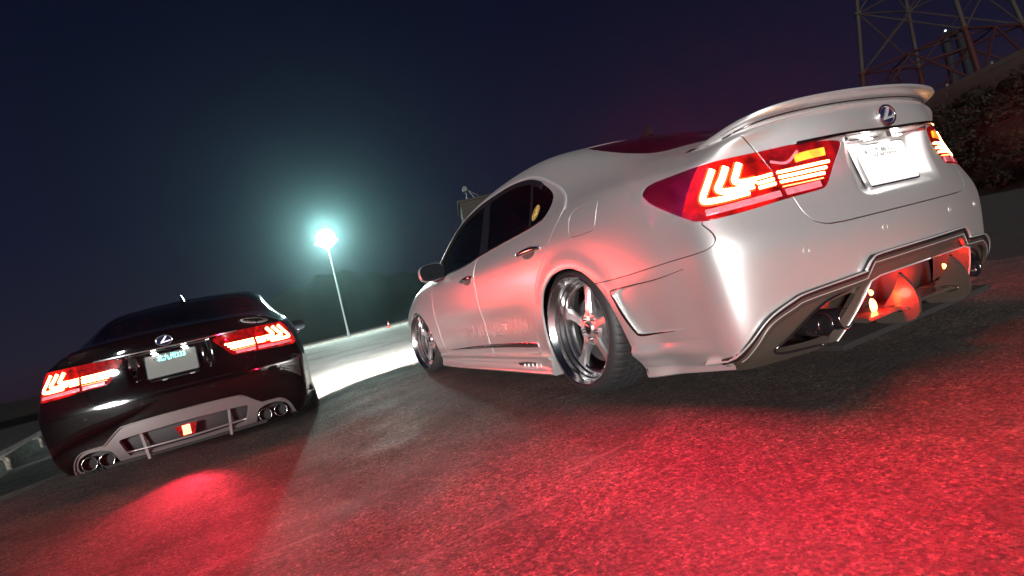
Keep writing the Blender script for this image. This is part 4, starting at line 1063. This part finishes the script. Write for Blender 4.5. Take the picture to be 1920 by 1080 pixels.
    shade_lim=math_('LESS_THAN',math_('ADD',math_('ADD',sx.outputs['X'],math_('MULTIPLY',noise(.8,4),1.5)),math_('MULTIPLY',sx.outputs['Y'],-.30)),3.4)  # beyond this line near-black colour paints the unlit ground on the right
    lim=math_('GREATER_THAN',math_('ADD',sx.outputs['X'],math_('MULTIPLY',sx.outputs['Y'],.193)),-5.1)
    pale_far=ramp(noise(.35,7,.7),[(.35,g(.22)),(.5,g(.42)),(.7,g(.52))])
    base=mix(mr.outputs[0],base,mix(1.0,pale_far,ramp(noise(60,3),[(.3,g(.75)),(.7,g(1.1))]),'MULTIPLY'))
    dark=N('ShaderNodeRGB'); dark.outputs[0].default_value=(.006,.0055,.006,1); base=mix(math_('MULTIPLY',lim,shade_lim),dark.outputs[0],base)
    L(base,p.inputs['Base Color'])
    rr=ramp(noise(2.2,4),[(.35,g(.62)),(.65,g(.85))]); L(rr,p.inputs['Roughness']); p.inputs['Specular IOR Level'].default_value=.4
    h=math_('ADD',math_('MULTIPLY',noise(105,5,.85),1.1),math_('MULTIPLY',noise(16,5,.7),1.0)); h=math_('ADD',h,math_('MULTIPLY',v.outputs['Distance'],.9)); h=math_('ADD',h,math_('MULTIPLY',sb.outputs[0],.22))
    b=N('ShaderNodeBump'); b.inputs['Strength'].default_value=1; b.inputs['Distance'].default_value=.034; L(h,b.inputs['Height']); L(b.outputs[0],p.inputs['Normal'])
    MAT['asphalt']=m; return m
def lowest(z): return z
def street_lamp():
    x,y=5.55,54.1
    e=empty('street_lamp',(x,y,0),0,'tall pale lamp post with a dazzling floodlight head between the two cars','street lamp')
    b=MB(); b.bar((0,0,.1),(0,0,10.0),.115,16,.065); b.build('pole','pole_paint',e,smooth=True,auto=40)
    b=MB(); b.box((0,0,.06),(.42,.42,.12)); b.bar((0,0,.12),(0,0,.55),.16,16); b.build('base_plate','pole_paint',e)
    V,F=tube([(1.1*math.cos(2*math.pi*k/32),1.1*math.sin(2*math.pi*k/32),10.0) for k in range(32)],.05,8,True); b=MB(); b.add(V,F)
    for k in range(4): b.bar((0,0,10.0),(.95*math.cos(k*math.pi/2),.95*math.sin(k*math.pi/2),10.0),.04,8)
    b.bar((0,0,10),(0,0,11.1),.10,10); b.build('lamp_ring','pole_paint',e)
    h0=None
    for k in range(8):
        a=2*math.pi*k/8+.2
        if h0 is None: h=MB(); h.box((1.02,0,10.05),(.16,.30,.30),Matrix.Rotation(.45,3,'Y')); h0=h.build('lamp_housing','steel_grey',e); o=h0
        else: o=h0.copy(); COL.objects.link(o); o.parent=e
        o.rotation_euler=(0,0,a)
    b=MB(); V,F=lathe_y([(1e-4,-.9)]+[(.9*math.sin(t),-.9*math.cos(t)) for t in np.linspace(.15,math.pi-.15,14)]+[(1e-4,.9)],28); V=[(v[1],v[2],v[0]+10.35) for v in V]; b.add(V,F); b.build('glare_ball','lamp_glow',e,smooth=True)  # oversized glowing ball added to stand for the lamp's glare
    ld=bpy.data.lights.new('flood_beam','POINT'); ld.energy=LAMP_W; ld.color=(.55,1,.86); ld.shadow_soft_size=.5
    lt=bpy.data.objects.new('flood_beam',ld); COL.objects.link(lt); lt.parent=e; lt.location=(0,-2.3,10.5)
def wheel_stops():
    dx,dy=-.19,.982
    for k in range(3):
        y=4.75-.9+k*2.82; cx=-5.06+(y+.9-4.94)*-.193-.085; L=2.5
        b=MB(); pr=[(-.085,0),(.085,0),(.080,.12),(.062,.165),(.035,.18),(-.035,.18),(-.062,.165),(-.080,.12)]
        b.prism(pr,-L/2,L/2,lambda u,v,h:(u,h*(1-.0*v)+0,v))
        o=b.build('concrete_kerb_block','concrete',None); bm=bmesh.new(); bm.from_mesh(o.data)
        bmesh.ops.bevel(bm,geom=[e for e in bm.edges],offset=.010,segments=1,affect='EDGES',clamp_overlap=True); bm.to_mesh(o.data); bm.free()
        o.data.shade_smooth(); o.data.set_sharp_from_angle(angle=math.radians(50))
        o.location=(cx,y+.9,-.07+.001); o.rotation_euler=(0,0,math.atan2(.193,1)+.0+rng.normal(0,.006))
        where=['cut by the left edge of the photo, nearest the camera','the middle one of the row, fully in view','farthest of the row, half hidden by the black saloon'][k]
        tag(o,'rough pale concrete kerb block, '+where,'kerb block','concrete kerb blocks along the left edge')
    b=MB(); b.prism([(-.15,-.02),(.15,-.02),(.13,.06),(-.13,.08)],-12,22,lambda u,v,h:(u,h,v)); o=b.build('low_kerb','concrete',None); o.location=(-6.15,8,-.07); o.rotation_euler=(0,0,.193)
    tag(o,'long low concrete kerb behind the row of kerb blocks','kerb')
def lot_edge():
    b=MB(); b.box((24,0,.07),(76,.35,.24)); o=b.build('far_kerb','concrete',None); o.location=(0,57.3,-.02); o.rotation_euler=(0,0,-.12)
    tag(o,'pale kerb line along the far edge of the lot behind the lamp post','kerb')
    e=empty('traffic_cone',(9.4,52.6,0),0,'small red traffic cone standing at the far edge right of the lamp post','cone')
    b=MB(); b.box((0,0,.025),(.38,.38,.05)); b.build('cone_base','cone_red',e); b=MB(); b.bar((0,0,.05),(0,0,.36),.14,16,.085); b.build('cone_body','cone_red',e,smooth=True,auto=40)
    b=MB(); b.bar((0,0,.361),(0,0,.50),.086,16,.055); b.build('cone_stripe','cone_white',e); b=MB(); b.bar((0,0,.501),(0,0,.72),.054,16,.025); b.build('cone_tip','cone_red',e)
def hills():
    # dark wooded ridge far behind the lamp
    az=np.radians(np.linspace(-60,75,160)); R_=[150,190,240,300,420,600]
    prof=lambda a:(np.interp(np.degrees(a),[-60,-30,-10,-2.7,0,2,6.3,11,15.8,20,30,50,75],[4,7,9,16,33,44,54,50,38,34,28,22,20]))
    V=[];F=[]
    for i,r in enumerate(R_):
        k=[0,.05,.22,.5,.85,1][i]
        for j,a in enumerate(az):
            h=prof(a)*k*(1+.05*math.sin(j*1.9+i)+.04*math.sin(j*.7+2*i)); V.append((-2.3+r*math.sin(a),-2.3+r*math.cos(a),h-.6*(i==0)))
    n=len(az)
    for i in range(len(R_)-1):
        for j in range(n-1): F.append((i*n+j,i*n+j+1,(i+1)*n+j+1,(i+1)*n+j))
    tag(mk('wooded_hill',V,F,'hill'),kind='structure')
    # tree clumps along the ridge front
    # bank on the right
    t=Vector((.5,.866,0)); nrm=Vector((-.866,.5,0)); P0=Vector((30.8,8.8,0)); V=[];F=[]
    us=np.linspace(-45,75,160); vs=[9,7.5,6.5,5.6,4.6,3.6,2.6,1.6,.8,0,-1.5,-4,-9,-18,-40]
    zs=[-.15,.05,.35,.9,1.7,2.5,3.2,3.9,4.4,4.7,4.9,5.2,5.6,5.9,6.0]
    for i,v in enumerate(vs):
        for j,u in enumerate(us):
            p=P0+t*float(u)+nrm*v; h=zs[i]+(.0 if i<2 else (.22*math.sin(u*.8+i)+.15*math.sin(u*1.9-i*1.3)+rng.normal(0,.07)))*(i<13); V.append((p.x,p.y,h))
    n=len(us)
    for i in range(len(vs)-1):
        for j in range(n-1): F.append((i*n+j,(i+1)*n+j,(i+1)*n+j+1,i*n+j+1))
    o=mk('bank',V,F,'bank_soil'); tag(o,kind='structure')
    # scrub on the bank: thousands of small leaf blades in clumps
    V=[];F=[]; V2=[];F2=[]
    for c in range(760):
        u=rng.uniform(-14,12) if c<430 else rng.uniform(12,40); v=rng.uniform(.2,6.8); p=P0+t*u+nrm*v; z=float(np.interp(v,vs[::-1],zs[::-1])); r=rng.uniform(.25,.95)
        dry=rng.random()<.35; VV,FF=(V2,F2) if dry else (V,F)
        for q in range(85 if c<430 else 45):
            d=rng.normal(0,1,3); d/=np.linalg.norm(d); rr=r*rng.uniform(.35,1)**.5; c0=np.array([p.x,p.y,z+.1])+d*rr*[1,1,.75]; 
            s=rng.uniform(.05,.13); a=rng.normal(0,1,3); a/=np.linalg.norm(a); b_=np.cross(a,d); b_/=np.linalg.norm(b_)+1e-9; k=len(VV)
            VV+=[tuple(c0-a*s),tuple(c0+b_*s*.45),tuple(c0+a*s),tuple(c0-b_*s*.45)]; FF.append((k,k+1,k+2,k+3))
    tag(mk('scrub',V,F,'leaf_dark',smooth=False),'dark green scrub covering the bank behind the silver car','scrub',kind='stuff')
    tag(mk('dry_grass',V2,F2,'leaf_dry',smooth=False),'pale dry grass tufts on the bank behind the silver car','grass',kind='stuff')
def board_fence():
    t=Vector((.5,.866,0)); P0=Vector((30.8,8.8,0))+Vector((-.866,.5,0))*-.4
    e=empty('board_fence',tuple(P0),0,'dark rusty board fence running along the top of the bank','fence')
    zb=lambda u:4.75; ang=math.atan2(.866,.5)
    base=None
    for k in range(9):
        for r in range(9):
            L=3.0; u=-13+k*L
            nm='fence_board'
            if base is None:
                b=MB(); b.box((0,0,0),(L-.02,.03,.118)); base=b.build(nm,'fence_board',e); o=base
            else: o=base.copy(); COL.objects.link(o); o.parent=e
            p=t*(u+L/2); o.location=(p.x+rng.normal(0,.006),p.y,4.78+r*.142+rng.normal(0,.004)); o.rotation_euler=(rng.normal(0,.03),rng.normal(0,.002),ang)
    for k in range(10):
        b=MB(); b.box((0,0,.70),(.09,.09,1.75)); o=b.build('fence_post','steel_grey',e) if k==0 else None
        if k==0: post=o
        else: o=post.copy(); COL.objects.link(o); o.parent=e
        p=t*(-13+k*3.0)+Vector((.866,-.5,0))*.08; o.location=(p.x,p.y,4.55); o.rotation_euler=(0,0,ang)
def pylon():
    A=Vector((38.0,19.8,0)); C_=Vector((38.8,13.3,0)); B=Vector((45.0,19.2,0)); D=B+C_-A; legs=[C_,A,B,D]; cen=sum(legs,Vector())/4
    e=empty('lattice_pylon',(cen.x,cen.y,5.6),0,'red and white steel lattice pylon rising behind the bank at top right','pylon')
    z0=-.6; 
    def P_(i,z): l=legs[i%4]-cen; k=1-.028*z; return Vector((l.x*k,l.y*k,z))
    for i in range(4):
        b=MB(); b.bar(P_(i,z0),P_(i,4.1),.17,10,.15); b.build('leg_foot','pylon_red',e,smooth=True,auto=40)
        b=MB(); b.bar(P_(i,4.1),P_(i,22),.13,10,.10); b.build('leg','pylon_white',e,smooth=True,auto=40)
    def strut(a,b_,m,r=.055,nm='brace'):
        q=MB(); q.bar(a,b_,r,6); q.build(nm,m,e)
    for i in range(4):
        j=i+1
        for (za,zb,m) in ((4.1,8.2,'pylon_white'),(8.2,12.5,'pylon_white'),(12.5,17,'pylon_white')):
            strut(P_(i,za),P_(j,zb),m); strut(P_(j,za),P_(i,zb),m); strut(P_(i,zb),P_(j,zb),m,.06,'girder')
        strut(P_(i,4.1),P_(j,4.1),'pylon_red',.07,'girder'); 
        mid=(P_(i,4.1)+P_(j,4.1))/2
        strut(P_(i,.6),mid,'pylon_red',.07); strut(P_(j,.6),mid,'pylon_red',.07); strut(P_(i,.6),P_(j,.6),'pylon_red',.05,'girder')
        m2=(P_(i+1,4.1)+P_(i+2,4.1))/2; strut(mid,m2,'pylon_red',.05)
        strut((P_(i,.6)+mid)/2,(P_(i,0.6)+P_(i,4.1))/2,'pylon_red',.04); strut((P_(j,.6)+mid)/2,(P_(j,0.6)+P_(j,4.1))/2,'pylon_red',.04)
        for z in (4.1,8.2,12.5):
            b=MB(); b.bar(P_(i,z-.10),P_(i,z+.10),.24,10); b.build('flange','pylon_red' if z<5 else 'pylon_white',e)
    # distant twin mast
    e=empty('distant_mast',(109,42.4,0),0,'faint blue-grey twin mast far behind the lattice pylon','mast')
    for dx in (-1.3,1.3):
        b=MB(); b.bar((dx,-dx*.6,0),(dx*.75,-dx*.45,25.0),.75,12,.60); b.build('column','mast_blue',e,smooth=True,auto=40)
    for z in (6,10,14,18,22):
        b=MB(); b.bar((-1.3,.8,z),(1.3,-.8,z),.15,6); b.build('rung','mast_blue',e)
    b=MB(); b.box((0,0,25.3),(3.2,1.6,.6)); b.build('mast_platform','mast_blue',e)
    b=MB(); b.box((-.9,.3,25.9),(.22,.22,.22)); b.build('mast_light','beacon',e)
def shed():
    e=empty('shed',(13.2,34.9,0),-.35,'dark clad shed with a flat roof behind the silver car cabin','shed')
    Wd,Dp,Hh=7.0,6.0,8.1
    n=27
    base=None
    for k in range(n):
        b=None
        if base is None:
            q=MB(); q.box((Wd/2-.25,0,0),(Wd,.05,.285)); base=q.build('wall_board','cladding',e); o=base
        else: o=base.copy(); COL.objects.link(o); o.parent=e
        o.location=(0,0+.01*(k%2),.15+k*.30); o.rotation_euler=(.06,0,0)
    b=MB(); b.box((Wd/2-.25,Dp/2+.06,Hh/2),(Wd-.1,Dp,Hh-.05)); b.build('wall','cladding',e)
    b=MB(); b.box((Wd/2-.25,Dp/2,Hh+.06),(Wd+.3,Dp+.3,.14)); b.build('roof','cladding',e)
    for z in (1.2,3.2,5.2,7.0):
        b=MB(); b.box((-.262,.02,z),(.05,.08,.5)); 
    e2=empty('roof_winch',(13.85,34.75,8.25),-.35,'small dark winch frame standing on the shed roof','winch')
    for dx in (-.28,.28):
        for s in (-1,1):
            b=MB(); b.bar((dx,s*.25,0),(dx*.3-.15,0,.75),.035,6); b.build('frame_leg','matt_black',e2)
    b=MB(); b.bar((-.30,-.22,.78),(-.30,.22,.78),.20,14); b.build('drum','matt_black',e2)
    b=MB(); b.bar((-.15,0,.75),(.62,0,.10),.04,6); b.build('jib','matt_black',e2)
def haze():
    if HAZE<=0: return
    b=MB(); b.box((120,200,150),(1900,1900,304)); 
    o=b.build('haze',None,None) if False else None
    me=bpy.data.meshes.new('haze'); x0,x1,y0,y1,z0,z1=-70,75,-30,140,-3.0,31.0
    V=[(x0,y0,z0),(x1,y0,z0),(x1,y1,z0),(x0,y1,z0),(x0,y0,z1),(x1,y0,z1),(x1,y1,z1),(x0,y1,z1)]
    me.from_pydata(V,[],[(0,3,2,1),(4,5,6,7),(0,1,5,4),(1,2,6,5),(2,3,7,6),(3,0,4,7)])
    m=bpy.data.materials.new('haze'); m.use_nodes=True; nt=m.node_tree; nt.nodes.remove(nt.nodes['Principled BSDF']); v=nt.nodes.new('ShaderNodeVolumePrincipled')
    v.inputs['Color'].default_value=(.55,.9,.95,1); v.inputs['Density'].default_value=HAZE; v.inputs['Anisotropy'].default_value=HAZE_G
    nt.links.new(v.outputs[0],nt.nodes['Material Output'].inputs['Volume']); me.materials.append(m)
    o=bpy.data.objects.new('haze',me); COL.objects.link(o); tag(o,'thin night haze over the whole lot','haze',kind='stuff')
ground(); hills(); board_fence(); pylon(); shed(); street_lamp(); lot_edge(); wheel_stops()
car,hole,vent=build_car('white',(0,0,0),0,'silver lowered saloon with a boot wing and lit red tail lamps, nearest the camera')
rear_white(car,hole,vent); headlamp_glow(car,HEAD_W)
car,hole,_=build_car('black',(-2.93352,3.51715,-.068),-math.radians(1.386),'black lowered saloon with glowing red tail lamps and four round pipes, on the left')
rear_black(car,hole,None)
haze()
